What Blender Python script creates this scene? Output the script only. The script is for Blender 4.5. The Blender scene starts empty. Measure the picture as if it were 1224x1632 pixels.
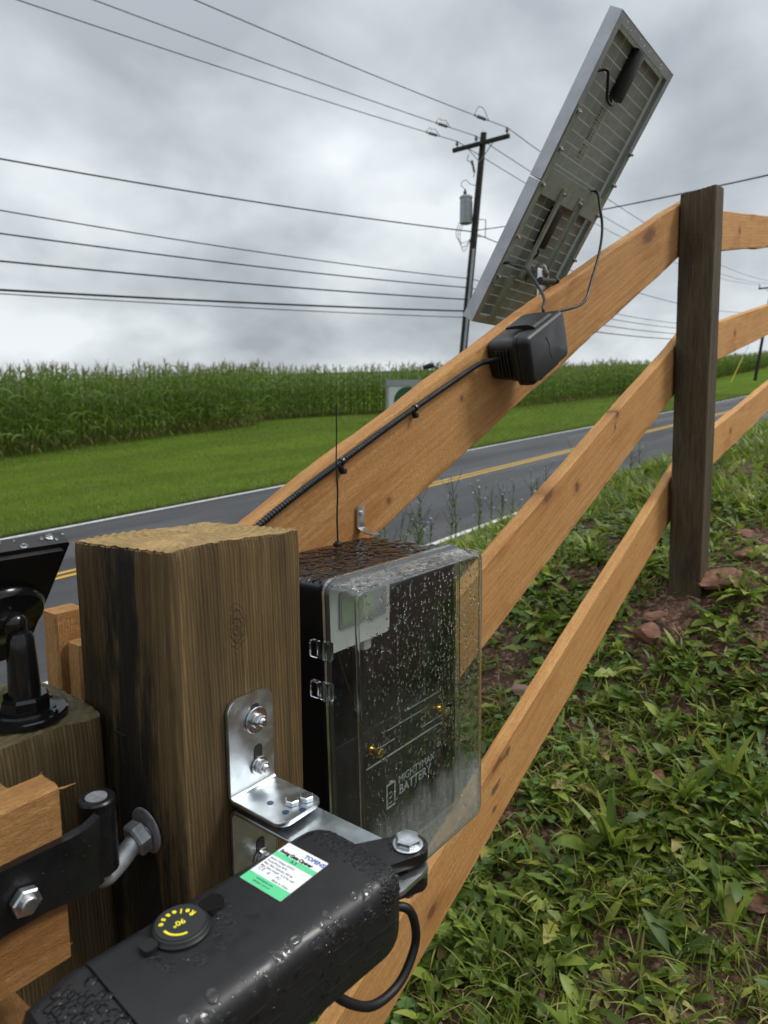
import bpy, bmesh, math, random
import numpy as np
from mathutils import Vector, Matrix
from math import radians, sin, cos, pi, atan, atan2, sqrt

random.seed(7)
RNG = np.random.default_rng(11)
SC = bpy.context.scene
COL = SC.collection

# ------------------------------------------------------------------ camera
cam = bpy.data.cameras.new('camera')
cam_o = bpy.data.objects.new('camera', cam)
COL.objects.link(cam_o)
cam_o.location = (0, 0, 1.5)
cam_o.rotation_euler = (pi / 2 - atan(166 / 1100.0), 0, radians(38 - 90))
cam.sensor_fit = 'VERTICAL'
cam.sensor_height = 36.0
cam.lens = 1100 / 1632 * 36.0
cam.clip_start = 0.02
cam.clip_end = 3000
cam.dof.use_dof = True
cam.dof.focus_distance = 0.78
cam.dof.aperture_fstop = 10.5
SC.camera = cam_o

# ------------------------------------------------------------------ world
SUN_AZ = Vector((0.42, -0.50, 0.0))
SUN_EL = radians(48)
world = bpy.data.worlds.new('World')
SC.world = world
world.use_nodes = True
wn, wl = world.node_tree.nodes, world.node_tree.links
wn.clear()


def wnode(t, **k):
    n = wn.new(t)
    for a, b in k.items():
        setattr(n, a, b)
    return n


w_out = wnode('ShaderNodeOutputWorld')
w_bg1 = wnode('ShaderNodeBackground')
w_bg2 = wnode('ShaderNodeBackground')
w_mix = wnode('ShaderNodeMixShader')
w_sky = wnode('ShaderNodeTexSky', sky_type='NISHITA')
w_sky.sun_disc = False
w_sky.sun_elevation = SUN_EL
w_sky.sun_rotation = atan2(SUN_AZ.x, SUN_AZ.y)
w_bg1.inputs['Strength'].default_value = 0.10
wl.new(w_sky.outputs[0], w_bg1.inputs['Color'])
w_tc = wnode('ShaderNodeTexCoord')
w_sep = wnode('ShaderNodeSeparateXYZ')
wl.new(w_tc.outputs['Generated'], w_sep.inputs[0])


def wmath(op, a, b=None):
    n = wnode('ShaderNodeMath', operation=op)
    for i, v in enumerate((a, b)):
        if v is None:
            continue
        if isinstance(v, (int, float)):
            n.inputs[i].default_value = v
        else:
            wl.new(v, n.inputs[i])
    return n.outputs[0]


zc = wmath('MAXIMUM', w_sep.outputs['Z'], 0.0)
den = wmath('ADD', zc, 0.48)
w_comb = wnode('ShaderNodeCombineXYZ')
wl.new(wmath('DIVIDE', w_sep.outputs['X'], den), w_comb.inputs[0])
wl.new(wmath('DIVIDE', w_sep.outputs['Y'], den), w_comb.inputs[1])
w_n1 = wnode('ShaderNodeTexNoise')
w_n1.inputs['Scale'].default_value = 2.0
w_n1.inputs['Detail'].default_value = 4
w_n1.inputs['Roughness'].default_value = 0.44
w_n1.inputs['Distortion'].default_value = 0.15
wl.new(w_comb.outputs[0], w_n1.inputs['Vector'])
w_rp = wnode('ShaderNodeValToRGB')
el = w_rp.color_ramp.elements
el[0].position = 0.36
el[0].color = (0.250, 0.274, 0.298, 1)
el[1].position = 0.66
el[1].color = (0.57, 0.600, 0.620, 1)
e = el.new(0.50)
e.color = (0.372, 0.402, 0.424, 1)
w_n2 = wnode('ShaderNodeTexNoise')
w_n2.inputs['Scale'].default_value = 6.5
w_n2.inputs['Detail'].default_value = 7
w_n2.inputs['Roughness'].default_value = 0.55
w_n2.inputs['Distortion'].default_value = 0.3
wl.new(w_comb.outputs[0], w_n2.inputs['Vector'])
w_fac = wmath('ADD', w_n1.outputs['Fac'], wmath('MULTIPLY', wmath('SUBTRACT', w_n2.outputs['Fac'], 0.5), 0.22))
wl.new(w_fac, w_rp.inputs[0])
# an overcast sky is brighter overhead than at the horizon
w_z2 = wmath('MULTIPLY', zc, zc)
w_gain = wmath('ADD', 1.0, wmath('MULTIPLY', w_z2, 1.7))
# pale band of thin cloud low down
w_low = wmath('POWER', wmath('SUBTRACT', 1.0, zc), 14.0)
w_gain = wmath('ADD', w_gain, wmath('MULTIPLY', w_low, 0.24))
wl.new(w_rp.outputs[0], w_bg2.inputs['Color'])
wl.new(w_gain, w_bg2.inputs['Strength'])
w_mix.inputs[0].default_value = 0.96
wl.new(w_bg1.outputs[0], w_mix.inputs[1])
wl.new(w_bg2.outputs[0], w_mix.inputs[2])
wl.new(w_mix.outputs[0], w_out.inputs['Surface'])

# ------------------------------------------------------------------ sun
sun = bpy.data.lights.new('sun', 'SUN')
sun.energy = 1.5
sun.angle = radians(16)
sun.color = (1.0, 0.96, 0.90)
sun_o = bpy.data.objects.new('sun', sun)
COL.objects.link(sun_o)
sd = SUN_AZ.normalized() * cos(SUN_EL) + Vector((0, 0, sin(SUN_EL)))
sun_o.rotation_euler = sd.to_track_quat('Z', 'Y').to_euler()

SC.view_settings.view_transform = 'Standard'
SC.view_settings.look = 'None'
SC.view_settings.exposure = 0.50
SC.view_settings.gamma = 1
SC.view_settings.use_curve_mapping = False
SC.render.engine = 'CYCLES'
SC.cycles.use_denoising = True
SC.cycles.max_bounces = 10
SC.cycles.transparent_max_bounces = 24
SC.cycles.transmission_bounces = 8
SC.cycles.sample_clamp_indirect = 6.0

# ------------------------------------------------------------------ node helpers


class Mat:
    def __init__(self, name):
        self.m = bpy.data.materials.new(name)
        self.m.use_nodes = True
        self.n = self.m.node_tree.nodes
        self.l = self.m.node_tree.links
        self.n.clear()
        self.out = self.n.new('ShaderNodeOutputMaterial')

    def node(self, t, **k):
        n = self.n.new(t)
        for a, b in k.items():
            setattr(n, a, b)
        return n

    def link(self, a, b):
        self.l.new(a, b)

    def put(self, sock, v):
        if isinstance(v, bpy.types.NodeSocket):
            self.l.new(v, sock)
        elif v is not None:
            if hasattr(sock, 'default_value'):
                if isinstance(v, (tuple, list)) and len(v) == 3 and len(sock.default_value) == 4:
                    v = (*v, 1)
                sock.default_value = v

    def math(self, op, a, b=None, c=None, clamp=False):
        n = self.node('ShaderNodeMath', operation=op, use_clamp=clamp)
        for i, v in enumerate((a, b, c)):
            if v is not None:
                self.put(n.inputs[i], v)
        return n.outputs[0]

    def obj(self):
        return self.node('ShaderNodeTexCoord').outputs['Object']

    def pos(self):
        return self.node('ShaderNodeNewGeometry').outputs['Position']

    def normal(self):
        return self.node('ShaderNodeNewGeometry').outputs['Normal']

    def island(self):
        return self.node('ShaderNodeNewGeometry').outputs['Random Per Island']

    def rnd(self):
        return self.node('ShaderNodeObjectInfo').outputs['Random']

    def mapping(self, v, scale=(1, 1, 1), loc=(0, 0, 0), rot=(0, 0, 0)):
        n = self.node('ShaderNodeMapping')
        self.put(n.inputs['Vector'], v)
        n.inputs['Scale'].default_value = scale
        n.inputs['Location'].default_value = loc
        n.inputs['Rotation'].default_value = rot
        return n.outputs[0]

    def noise(self, v, scale, detail=4, rough=0.55, dist=0.0, out='Fac'):
        n = self.node('ShaderNodeTexNoise')
        self.put(n.inputs['Vector'], v)
        n.inputs['Scale'].default_value = scale
        n.inputs['Detail'].default_value = detail
        n.inputs['Roughness'].default_value = rough
        n.inputs['Distortion'].default_value = dist
        return n.outputs[out]

    def voronoi(self, v, scale, feature='F1', out='Distance', rand=1.0):
        n = self.node('ShaderNodeTexVoronoi', feature=feature)
        self.put(n.inputs['Vector'], v)
        n.inputs['Scale'].default_value = scale
        n.inputs['Randomness'].default_value = rand
        return n.outputs[out]

    def wave(self, v, scale, dist=2.0, detail=2, dscale=1.0, axis='X', kind='BANDS', rough=.5):
        n = self.node('ShaderNodeTexWave', wave_type=kind)
        if kind == 'BANDS':
            n.bands_direction = axis
        else:
            n.rings_direction = axis
        self.put(n.inputs['Vector'], v)
        n.inputs['Scale'].default_value = scale
        n.inputs['Distortion'].default_value = dist
        n.inputs['Detail'].default_value = detail
        n.inputs['Detail Scale'].default_value = dscale
        n.inputs['Detail Roughness'].default_value = rough
        return n.outputs['Fac']

    def ramp(self, fac, stops):
        n = self.node('ShaderNodeValToRGB')
        r = n.color_ramp
        r.elements[0].position = stops[0][0]
        r.elements[1].position = stops[-1][0]
        es = [r.elements[0]] + [r.elements.new(p) for p, _ in stops[1:-1]] + [r.elements[-1]]
        for e_, (p, c) in zip(es, stops):
            if isinstance(c, (int, float)):
                c = (c, c, c)
            e_.color = (*c, 1)
        self.put(n.inputs[0], fac)
        return n.outputs[0]

    def mix(self, fac, a, b, mode='MIX'):
        n = self.node('ShaderNodeMix', data_type='RGBA', blend_type=mode)
        self.put(n.inputs[0], fac)
        self.put(n.inputs[6], a)
        self.put(n.inputs[7], b)
        return n.outputs[2]

    def maprange(self, v, a, b, c=0.0, d=1.0, smooth=True):
        n = self.node('ShaderNodeMapRange')
        if smooth:
            n.interpolation_type = 'SMOOTHSTEP'
        self.put(n.inputs[0], v)
        for i, q in enumerate((a, b, c, d)):
            n.inputs[i + 1].default_value = q
        return n.outputs[0]

    def bump(self, h, strength=0.5, dist=0.002, normal=None):
        n = self.node('ShaderNodeBump')
        n.inputs['Strength'].default_value = strength
        n.inputs['Distance'].default_value = dist
        self.put(n.inputs['Height'], h)
        if normal is not None:
            self.put(n.inputs['Normal'], normal)
        return n.outputs[0]

    def bsdf(self, color=(.5, .5, .5), rough=.5, metal=0.0, normal=None, spec=.5, trans=0.0, ior=1.45, coat=0.0,
             coat_rough=.05, surface=True):
        b = self.node('ShaderNodeBsdfPrincipled')
        self.put(b.inputs['Base Color'], color)
        self.put(b.inputs['Roughness'], rough)
        self.put(b.inputs['Metallic'], metal)
        self.put(b.inputs['Specular IOR Level'], spec)
        self.put(b.inputs['Transmission Weight'], trans)
        self.put(b.inputs['IOR'], ior)
        self.put(b.inputs['Coat Weight'], coat)
        self.put(b.inputs['Coat Roughness'], coat_rough)
        if normal is not None:
            self.put(b.inputs['Normal'], normal)
        if surface:
            self.link(b.outputs[0], self.out.inputs[0])
        return b.outputs[0]

    def dist(self, v, p):
        n = self.node('ShaderNodeVectorMath', operation='DISTANCE')
        self.put(n.inputs[0], v)
        n.inputs[1].default_value = p
        return n.outputs['Value']

    def sep(self, v):
        n = self.node('ShaderNodeSeparateXYZ')
        self.put(n.inputs[0], v)
        return n.outputs


M = {}


def simple(name, color, rough=.5, metal=0.0, nscale=60, namt=.15, bscale=0, bstr=.2, bdist=.0005, spec=.5, coat=0.0,
           rvar=.12):
    m = Mat(name)
    o = m.obj()
    n = m.noise(o, nscale, 5, .6)
    lo = tuple(c * (1 - namt) for c in color)
    hi = tuple(min(1, c * (1 + namt)) for c in color)
    c = m.ramp(n, [(.3, lo), (.7, hi)])
    r = m.maprange(m.noise(o, nscale * .37, 3), .3, .7, max(.02, rough - rvar), min(1, rough + rvar))
    nm = m.bump(m.noise(o, bscale, 4), bstr, bdist) if bscale else None
    m.bsdf(c, r, metal, nm, spec, coat=coat)
    M[name] = m.m
    return m.m


def wood_rail(name, tone=1.0, knots=(), stains=(), bd=.0015):
    """rough sawn board, grain along local X, wide faces in the local XZ plane"""
    m = Mat(name)
    o = m.obj()

    def col(r, g, b):
        return (r * tone, g * tone, b * tone)

    gr = m.noise(m.mapping(o, (1.6, 34, 34)), 3.0, 7, .62, .6)
    rings = m.wave(m.mapping(o, (.28, 9, 9)), 3.2, 7.0, 3, 1.2, 'Z', rough=.6)
    big = m.noise(o, 3.2, 4, .6)
    fine = m.noise(m.mapping(o, (70, 420, 420)), 1.6, 6, .78)
    fuzz = m.noise(m.mapping(o, (260, 420, 420)), 2.4, 4, .8)
    c = m.ramp(gr, [(.28, col(.36, .160, .046)), (.5, col(.53, .275, .096)), (.74, col(.66, .375, .150))])
    c = m.mix(m.maprange(rings, .2, .95, 0, .36), c, col(.36, .150, .040))
    c = m.mix(m.maprange(big, .36, .66, .0, .45), c, col(.62, .340, .125))
    c = m.mix(m.maprange(fine, .42, .60, .50, 0), c, col(.25, .105, .030))
    c = m.mix(m.maprange(fuzz, .55, .70, 0, .40), c, col(.72, .45, .20))
    # damp, darker blotches and dusty grey weathering
    c = m.mix(m.maprange(m.noise(m.mapping(o, (1.4, 6, 6), (3, 1, 2)), 2.6, 4, .6), .53, .68, 0, .40), c, col(.29, .105, .025))
    c = m.mix(m.maprange(m.noise(m.mapping(o, (1, 5, 5), (9, 4, 7)), 5.0, 4, .65), .60, .76, 0, .35), c, (.30, .20, .11))
    for (kx, kz, r, st) in knots:
        p = m.mapping(o, (1 / st, 0.2, 1.0))
        d = m.dist(p, (kx / st, 0, kz))
        dn = m.math('ADD', d, m.math('MULTIPLY', m.math('SUBTRACT', m.noise(o, 70, 3), .5), r * 1.0))
        c = m.mix(m.maprange(dn, r * .45, r * 1.15, .9, 0), c, (.085, .045, .022))
        c = m.mix(m.maprange(dn, r * 1.0, r * 2.6, .35, 0), c, (.27, .115, .04))
    for (kx, kz, r, st) in stains:
        p = m.mapping(o, (1 / st, 0.2, 1.0))
        d = m.dist(p, (kx / st, 0, kz))
        dn = m.math('ADD', d, m.math('MULTIPLY', m.math('SUBTRACT', m.noise(o, 45, 4, .7), .5), r * 3.0))
        c = m.mix(m.maprange(dn, r * .2, r * 1.0, .8, 0), c, (.07, .045, .03))
    # uneven saw marks across the board plus torn fibres
    saw = m.wave(m.mapping(o, (1, 0.6, .55)), 30, 9.0, 4, 2.2, 'X', rough=.7)
    c = m.mix(m.maprange(saw, .1, .5, .05, 0), c, col(.27, .115, .032))
    h = m.math('ADD', m.math('MULTIPLY', fine, 1.0), m.math('MULTIPLY', saw, .12))
    h = m.math('ADD', h, m.math('MULTIPLY', fuzz, .7))
    nm = m.bump(h, .9, bd)
    m.bsdf(c, m.maprange(fine, .3, .7, .6, .9), 0, nm, .3)
    M[name] = m.m
    return m.m


def wood_post(name, dark=(.045, .033, .018), mid=(.135, .095, .045), lite=(.24, .175, .088), stain=.5, top=(.34, .235, .095),
              stainpos=None, ridge=190.0, cx=0.0, cy=0.0, knots=()):
    """pressure treated post, grain along Z"""
    m = Mat(name)
    o = m.pos()
    # the grain swerves round the knots
    og = o
    kd = []
    for (p, r) in knots:
        d = m.dist(m.mapping(o, (1, 1, .55)), (p[0], p[1], p[2] * .55))
        kd.append((d, r))
    gr = m.noise(m.mapping(og, (75, 75, 1.5)), 2.0, 7, .68, .4)
    fine = m.noise(m.mapping(og, (420, 420, 16)), 1.6, 6, .75)
    band = m.wave(m.mapping(og, (1, 1, .03)), ridge, 2.2, 4, 1.0, 'DIAGONAL', rough=.65)
    bandm = m.maprange(m.noise(m.mapping(o, (26, 26, 2)), 1.5, 3), .38, .62, .15, .62)
    broad = m.noise(m.mapping(o, (14, 14, 2.5)), 1.6, 4, .6)
    c = m.ramp(gr, [(.30, dark), (.5, mid), (.72, lite)])
    c = m.mix(m.math('MULTIPLY', m.maprange(band, .15, .7, 1.0, 0), bandm), c, tuple(v * .40 for v in mid))
    c = m.mix(m.maprange(fine, .42, .58, .45, 0), c, tuple(v * .55 for v in mid))
    c = m.mix(m.maprange(broad, .40, .65, 0, .40), c, tuple(v * .6 for v in mid))
    blot = m.noise(m.mapping(o, (9, 9, 1.7)), 2.2, 5, .62, .6)
    c = m.mix(m.maprange(blot, .50, .66, 0, stain), c, (.018, .014, .010))
    if stainpos:
        for (p, r, sc, amt) in stainpos:
            d = m.dist(m.mapping(o, sc), tuple(a * b for a, b in zip(p, sc)))
            d = m.math('ADD', d, m.math('MULTIPLY', m.math('SUBTRACT', m.noise(m.mapping(o, (40, 40, 7)), 1.6, 6, .75), .5), r * 2.4))
            c = m.mix(m.maprange(d, r * .3, r * 1.1, amt, 0), c, (.010, .008, .006))
    h = m.math('ADD', m.math('MULTIPLY', band, .55), m.math('MULTIPLY', fine, .9))
    for d, r in kd:
        dn = m.math('ADD', d, m.math('MULTIPLY', m.math('SUBTRACT', m.noise(m.mapping(o, (1, 1, .5)), 110, 5, .7), .5), r * 2.0))
        rg = m.math('SINE', m.math('MULTIPLY', dn, 6.28 * 2.1 / r))
        msk = m.maprange(dn, r * .8, r * 2.6, 1, 0)
        c = m.mix(m.math('MULTIPLY', msk, m.maprange(rg, -.6, .8, .50, .05)), c, dark)
        c = m.mix(m.maprange(dn, r * .25, r * .6, .75, 0), c, (.075, .042, .018))
        h = m.math('ADD', h, m.math('MULTIPLY', m.math('MULTIPLY', rg, msk), .5))
    # sawn end
    end = m.maprange(m.sep(m.normal())['Z'], .6, .9, 0, 1)
    ringv = m.mapping(o, (1, 1, 0), (-cx, -cy, 0))
    rings = m.wave(ringv, 42, 1.6, 3, 1.5, 'Z', 'RINGS')
    tn = m.noise(o, 330, 5, .75)
    tc = m.mix(m.maprange(rings, .25, .85, .0, .55), top, tuple(v * .52 for v in top))
    tc = m.mix(m.maprange(tn, .42, .58, .45, 0), tc, tuple(v * .5 for v in top))
    tc = m.mix(m.maprange(m.noise(o, 26, 4), .45, .68, 0, .5), tc, tuple(min(1, v * 1.35) for v in top))
    c = m.mix(end, c, tc)
    nm = m.bump(m.math('ADD', h, m.math('MULTIPLY', tn, .5)), .85, .0013)
    m.bsdf(c, m.maprange(fine, .3, .7, .55, .85), 0, nm, .35)
    M[name] = m.m
    return m.m


def leaf_mat(name, stops, rough=.45, trans=.28, vein=True):
    m = Mat(name)
    r = m.island()
    o = m.pos()
    c = m.ramp(r, stops)
    c = m.mix(m.maprange(m.noise(o, 38, 4), .35, .7, 0, .35), c, tuple(v * .55 for v in stops[0][1]))
    b = m.bsdf(c, rough, 0, None, .45, surface=False)
    t = m.node('ShaderNodeBsdfTranslucent')
    m.link(m.mix(.5, c, (.20, .30, .03)), t.inputs['Color'])
    mx = m.node('ShaderNodeMixShader')
    mx.inputs[0].default_value = trans
    m.link(b, mx.inputs[1])
    m.link(t.outputs[0], mx.inputs[2])
    m.link(mx.outputs[0], m.out.inputs[0])
    M[name] = m.m
    return m.m


# ------------------------------------------------------------------ mesh helpers


class MB:
    """collects shapes; becomes ONE mesh object"""

    def __init__(self):
        self.v = []
        self.f = []
        self.mi = []
        self.cur = 0

    def add(self, vs, fs, mat=None):
        b = len(self.v)
        self.v.extend([tuple(p) for p in vs])
        self.f.extend([tuple(i + b for i in q) for q in fs])
        self.mi.extend([self.cur if mat is None else mat] * len(fs))
        return self

    def box(self, lo, hi, bevel=0.0, seg=2, m=None):
        bm = bmesh.new()
        bmesh.ops.create_cube(bm, size=1)
        c = [(a + b) / 2 for a, b in zip(lo, hi)]
        s = [abs(b - a) for a, b in zip(lo, hi)]
        for v in bm.verts:
            v.co = Vector((v.co.x * s[0] + c[0], v.co.y * s[1] + c[1], v.co.z * s[2] + c[2]))
        if bevel > 0:
            bmesh.ops.bevel(bm, geom=list(bm.edges), offset=min(bevel, min(s) * .49), segments=seg, profile=.5,
                            affect='EDGES')
        self.addbm(bm, m)
        return self

    def addbm(self, bm, m=None):
        bm.verts.ensure_lookup_table()
        bm.verts.index_update()
        vs = [(m @ v.co) if m else v.co.copy() for v in bm.verts]
        fs = [[v.index for v in f.verts] for f in bm.faces]
        bm.free()
        self.add(vs, fs)

    def tube(self, pts, r, n=8, caps=True):
        pts = [Vector(p) for p in pts]
        rs = r if isinstance(r, (list, tuple)) else [r] * len(pts)
        t0 = (pts[1] - pts[0]).normalized()
        u = t0.orthogonal().normalized()
        vs, fs = [], []
        for i, p in enumerate(pts):
            a = pts[max(0, i - 1)]
            b = pts[min(len(pts) - 1, i + 1)]
            t = (b - a).normalized()
            u = (u - t * u.dot(t)).normalized()
            w = t.cross(u)
            for k in range(n):
                an = 2 * pi * k / n
                vs.append(p + (u * cos(an) + w * sin(an)) * rs[i])
        for i in range(len(pts) - 1):
            for k in range(n):
                a = i * n + k
                b = i * n + (k + 1) % n
                fs.append((a, b, b + n, a + n))
        if caps:
            fs.append(tuple(reversed(range(n))))
            fs.append(tuple(range((len(pts) - 1) * n, len(pts) * n)))
        return self.add(vs, fs)

    def cyl(self, p0, p1, r, n=16, r2=None, bevel=0.0):
        p0, p1 = Vector(p0), Vector(p1)
        r2 = r if r2 is None else r2
        if bevel:
            d = (p1 - p0).normalized()
            return self.tube([p0, p0 + d * bevel * .02, p1 - d * bevel, p1], [r, r, r2, r2 - bevel], n)
        return self.tube([p0, p1], [r, r2], n)

    def prism(self, poly, origin, ux, uy, ext):
        """polygon (list of 2D) in plane origin+ux,uy, extruded by ext vector"""
        o, ux, uy, ext = Vector(origin), Vector(ux), Vector(uy), Vector(ext)
        n = len(poly)
        a = [o + ux * p[0] + uy * p[1] for p in poly]
        vs = a + [p + ext for p in a]
        fs = [tuple(reversed(range(n))), tuple(range(n, 2 * n))]
        for i in range(n):
            j = (i + 1) % n
            fs.append((i, j, j + n, i + n))
        return self.add(vs, fs)

    def lathe(self, prof, origin, axis=(0, 0, 1), n=20):
        ax = Vector(axis).normalized()
        u = ax.orthogonal().normalized()
        w = ax.cross(u)
        o = Vector(origin)
        vs, fs = [], []
        for (r, h) in prof:
            for k in range(n):
                an = 2 * pi * k / n
                vs.append(o + ax * h + (u * cos(an) + w * sin(an)) * r)
        for i in range(len(prof) - 1):
            for k in range(n):
                a = i * n + k
                b = i * n + (k + 1) % n
                fs.append((a, b, b + n, a + n))
        fs.append(tuple(reversed(range(n))))
        fs.append(tuple(range((len(prof) - 1) * n, len(prof) * n)))
        return self.add(vs, fs)

    def hexnut(self, c, axis, r, h, hole=0.0):
        ax = Vector(axis).normalized()
        self.lathe([(r * .86, 0), (r, h * .12), (r, h * .85), (r * .86, h)], c, ax, 6)
        if hole:
            self.lathe([(hole, h * .9), (hole, h * 1.35), (hole * .85, h * 1.5)], c, ax, 12)
        return self

    def mesh(self, name, smooth=30):
        me = bpy.data.meshes.new(name)
        me.from_pydata([tuple(p) for p in self.v], [], self.f)
        me.polygons.foreach_set('material_index', self.mi)
        if smooth:
            me.polygons.foreach_set('use_smooth', [True] * len(me.polygons))
            me.set_sharp_from_angle(angle=radians(smooth))
        me.update()
        return me


WM = {}


def obj(name, mb, mat=None, parent=None, smooth=30, mtx=None, **props):
    me = mb.mesh(name, smooth) if isinstance(mb, MB) else mb
    if mat is not None and not len(me.materials):
        for q in (mat if isinstance(mat, (list, tuple)) else [mat]):
            me.materials.append(M[q] if isinstance(q, str) else q)
    o = bpy.data.objects.new(name, me)
    COL.objects.link(o)
    mtx = mtx if mtx is not None else Matrix.Identity(4)
    WM[o.name] = mtx
    if parent is not None:
        o.parent = parent
        o.matrix_basis = WM[parent.name].inverted() @ mtx
    else:
        o.matrix_basis = mtx
    for k, v in props.items():
        o[k] = v
    return o


def tag(o, label, cat, group=None):
    o['label'] = label
    o['category'] = cat
    if group:
        o['group'] = group
    return o


def thing(name, loc, label, cat, group=None):
    o = bpy.data.objects.new(name, None)
    o.empty_display_size = .05
    COL.objects.link(o)
    WM[o.name] = Matrix.Translation(Vector(loc))
    o.location = loc
    return tag(o, label, cat, group)


def npmesh(name, v, f, mats, mi=None, smooth=True):
    """fast mesh from numpy arrays, all faces the same size"""
    me = bpy.data.meshes.new(name)
    k = f.shape[1]
    me.vertices.add(len(v))
    me.vertices.foreach_set('co', np.ascontiguousarray(v, dtype=np.float32).ravel())
    me.loops.add(f.size)
    me.loops.foreach_set('vertex_index', np.ascontiguousarray(f, dtype=np.int32).ravel())
    me.polygons.add(len(f))
    me.polygons.foreach_set('loop_start', np.arange(0, f.size, k, dtype=np.int32))
    me.polygons.foreach_set('loop_total', np.full(len(f), k, dtype=np.int32))
    if mi is not None:
        me.polygons.foreach_set('material_index', np.asarray(mi, dtype=np.int32))
    if smooth:
        me.polygons.foreach_set('use_smooth', np.ones(len(f), dtype=bool))
    me.update(calc_edges=True)
    for q in mats:
        me.materials.append(M[q])
    return me


def text_mb(s, size, mtx, extrude=.0002, mb=None, align='LEFT', bold=0.0, space=1.0):
    cu = bpy.data.curves.new('lettering', 'FONT')
    cu.body = s
    cu.size = size
    cu.extrude = extrude
    cu.offset = bold
    cu.align_x = align
    cu.space_character = space
    cu.resolution_u = 3
    o = bpy.data.objects.new('lettering', cu)
    COL.objects.link(o)
    bpy.context.view_layer.update()
    me = o.to_mesh()
    vs = [mtx @ v.co for v in me.vertices]
    fs = [tuple(p.vertices) for p in me.polygons]
    o.to_mesh_clear()
    bpy.data.objects.remove(o)
    bpy.data.curves.remove(cu)
    mb = mb or MB()
    mb.add(vs, fs)
    return mb


def frame(o, x, y, z=None):
    x, y = Vector(x), Vector(y)
    z = Vector(z) if z is not None else x.cross(y)
    return Matrix(((x.x, y.x, z.x, o[0]), (x.y, y.y, z.y, o[1]), (x.z, y.z, z.z, o[2]), (0, 0, 0, 1)))


def rrect(w, h, r, n=5, cx=0, cy=0):
    pts = []
    for (sx, sy, a0) in ((1, 1, 0), (-1, 1, 90), (-1, -1, 180), (1, -1, 270)):
        for k in range(n + 1):
            a = radians(a0 + 90 * k / n)
            pts.append((cx + sx * (w / 2 - r) + r * cos(a), cy + sy * (h / 2 - r) + r * sin(a)))
    return pts


def bez(pts, n=40):
    """smooth Catmull-Rom curve through points"""
    P = [Vector(p) for p in pts]
    P = [P[0] * 2 - P[1]] + P + [P[-1] * 2 - P[-2]]
    out = []
    seg = len(P) - 3
    for i in range(seg):
        for k in range(n // seg):
            t = k / (n // seg)
            a, b, c, d = P[i:i + 4]
            out.append(.5 * ((2 * b) + (c - a) * t + (2 * a - 5 * b + 4 * c - d) * t * t + (3 * b - a - 3 * c + d) * t ** 3))
    out.append(P[-2])
    return out


# ------------------------------------------------------------------ noise and terrain
def vnoise(x, y, seed=0):
    x = np.asarray(x, float)
    y = np.asarray(y, float)
    xi, yi = np.floor(x).astype(np.int64), np.floor(y).astype(np.int64)
    fx, fy = x - xi, y - yi
    fx, fy = fx * fx * (3 - 2 * fx), fy * fy * (3 - 2 * fy)

    def h(a, b):
        n = (a * 374761393 + b * 668265263 + seed * 974711) & 0x7fffffff
        n = ((n ^ (n >> 13)) * 1274126177) & 0x7fffffff
        return ((n ^ (n >> 16)) & 0xffff) / 65535.0

    return (h(xi, yi) * (1 - fx) + h(xi + 1, yi) * fx) * (1 - fy) + (h(xi, yi + 1) * (1 - fx) + h(xi + 1, yi + 1) * fx) * fy


def sstep(a, b, x):
    t = np.clip((np.asarray(x, float) - a) / (b - a), 0, 1)
    return t * t * (3 - 2 * t)


HX = [-400, -60, -10, -2, 0, .4, .79, 2.2, 3.0, 4, 8, 20, 60, 400]
HZ = [-22, -3.5, -.75, -.1, .08, .2, .365, .978, 1.11, 1.24, 1.42, 2.0, 4.4, 26]
Y_NEAR, Y_MID, Y_FAR = 5.08, 8.23, 11.38


def road_z(x, y):
    x = np.asarray(x, float)
    return -.609 + .0516 * x - .0173 * np.asarray(y, float) + .0002 * np.maximum(0, np.minimum(x, 160) - 40) ** 2


def lawn_rise(y):
    return .45 * sstep(11.6, 20.5, y) + .012 * np.maximum(0, y - 20)


def ground_z(x, y, micro=True):
    x = np.asarray(x, float)
    y = np.asarray(y, float)
    hill = np.interp(x, HX, HZ) + .06 * np.clip(.58 - y, 0, 6)
    rz = road_z(x, np.clip(y, 4.6, 11.7))
    t = np.clip((y - .85) / (4.75 - .85), 0, 1)
    t = .6 * t + .4 * t * t * (3 - 2 * t)
    z = hill * (1 - t) + rz * t
    # the bed under the road lies a little lower; the far side rises as lawn
    bed = sstep(4.75, 4.9, y) * (1 - sstep(11.55, 11.7, y))
    z = z - .06 * bed
    far = sstep(11.5, 11.65, y)
    z = z * (1 - far) + (rz + lawn_rise(y) - .03) * far
    if micro:
        near = np.clip(1 - np.hypot(x - 1.5, y - .4) / 7, 0, 1) * (1 - sstep(4.2, 4.7, y))
        z = z + near * (.05 * (vnoise(x * 3, y * 3, 1) - .5) + .028 * (vnoise(x * 9, y * 9, 2) - .5)
                        + .014 * (vnoise(x * 31, y * 31, 3) - .5) + .007 * (vnoise(x * 80, y * 80, 4) - .5))
    return z


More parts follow.
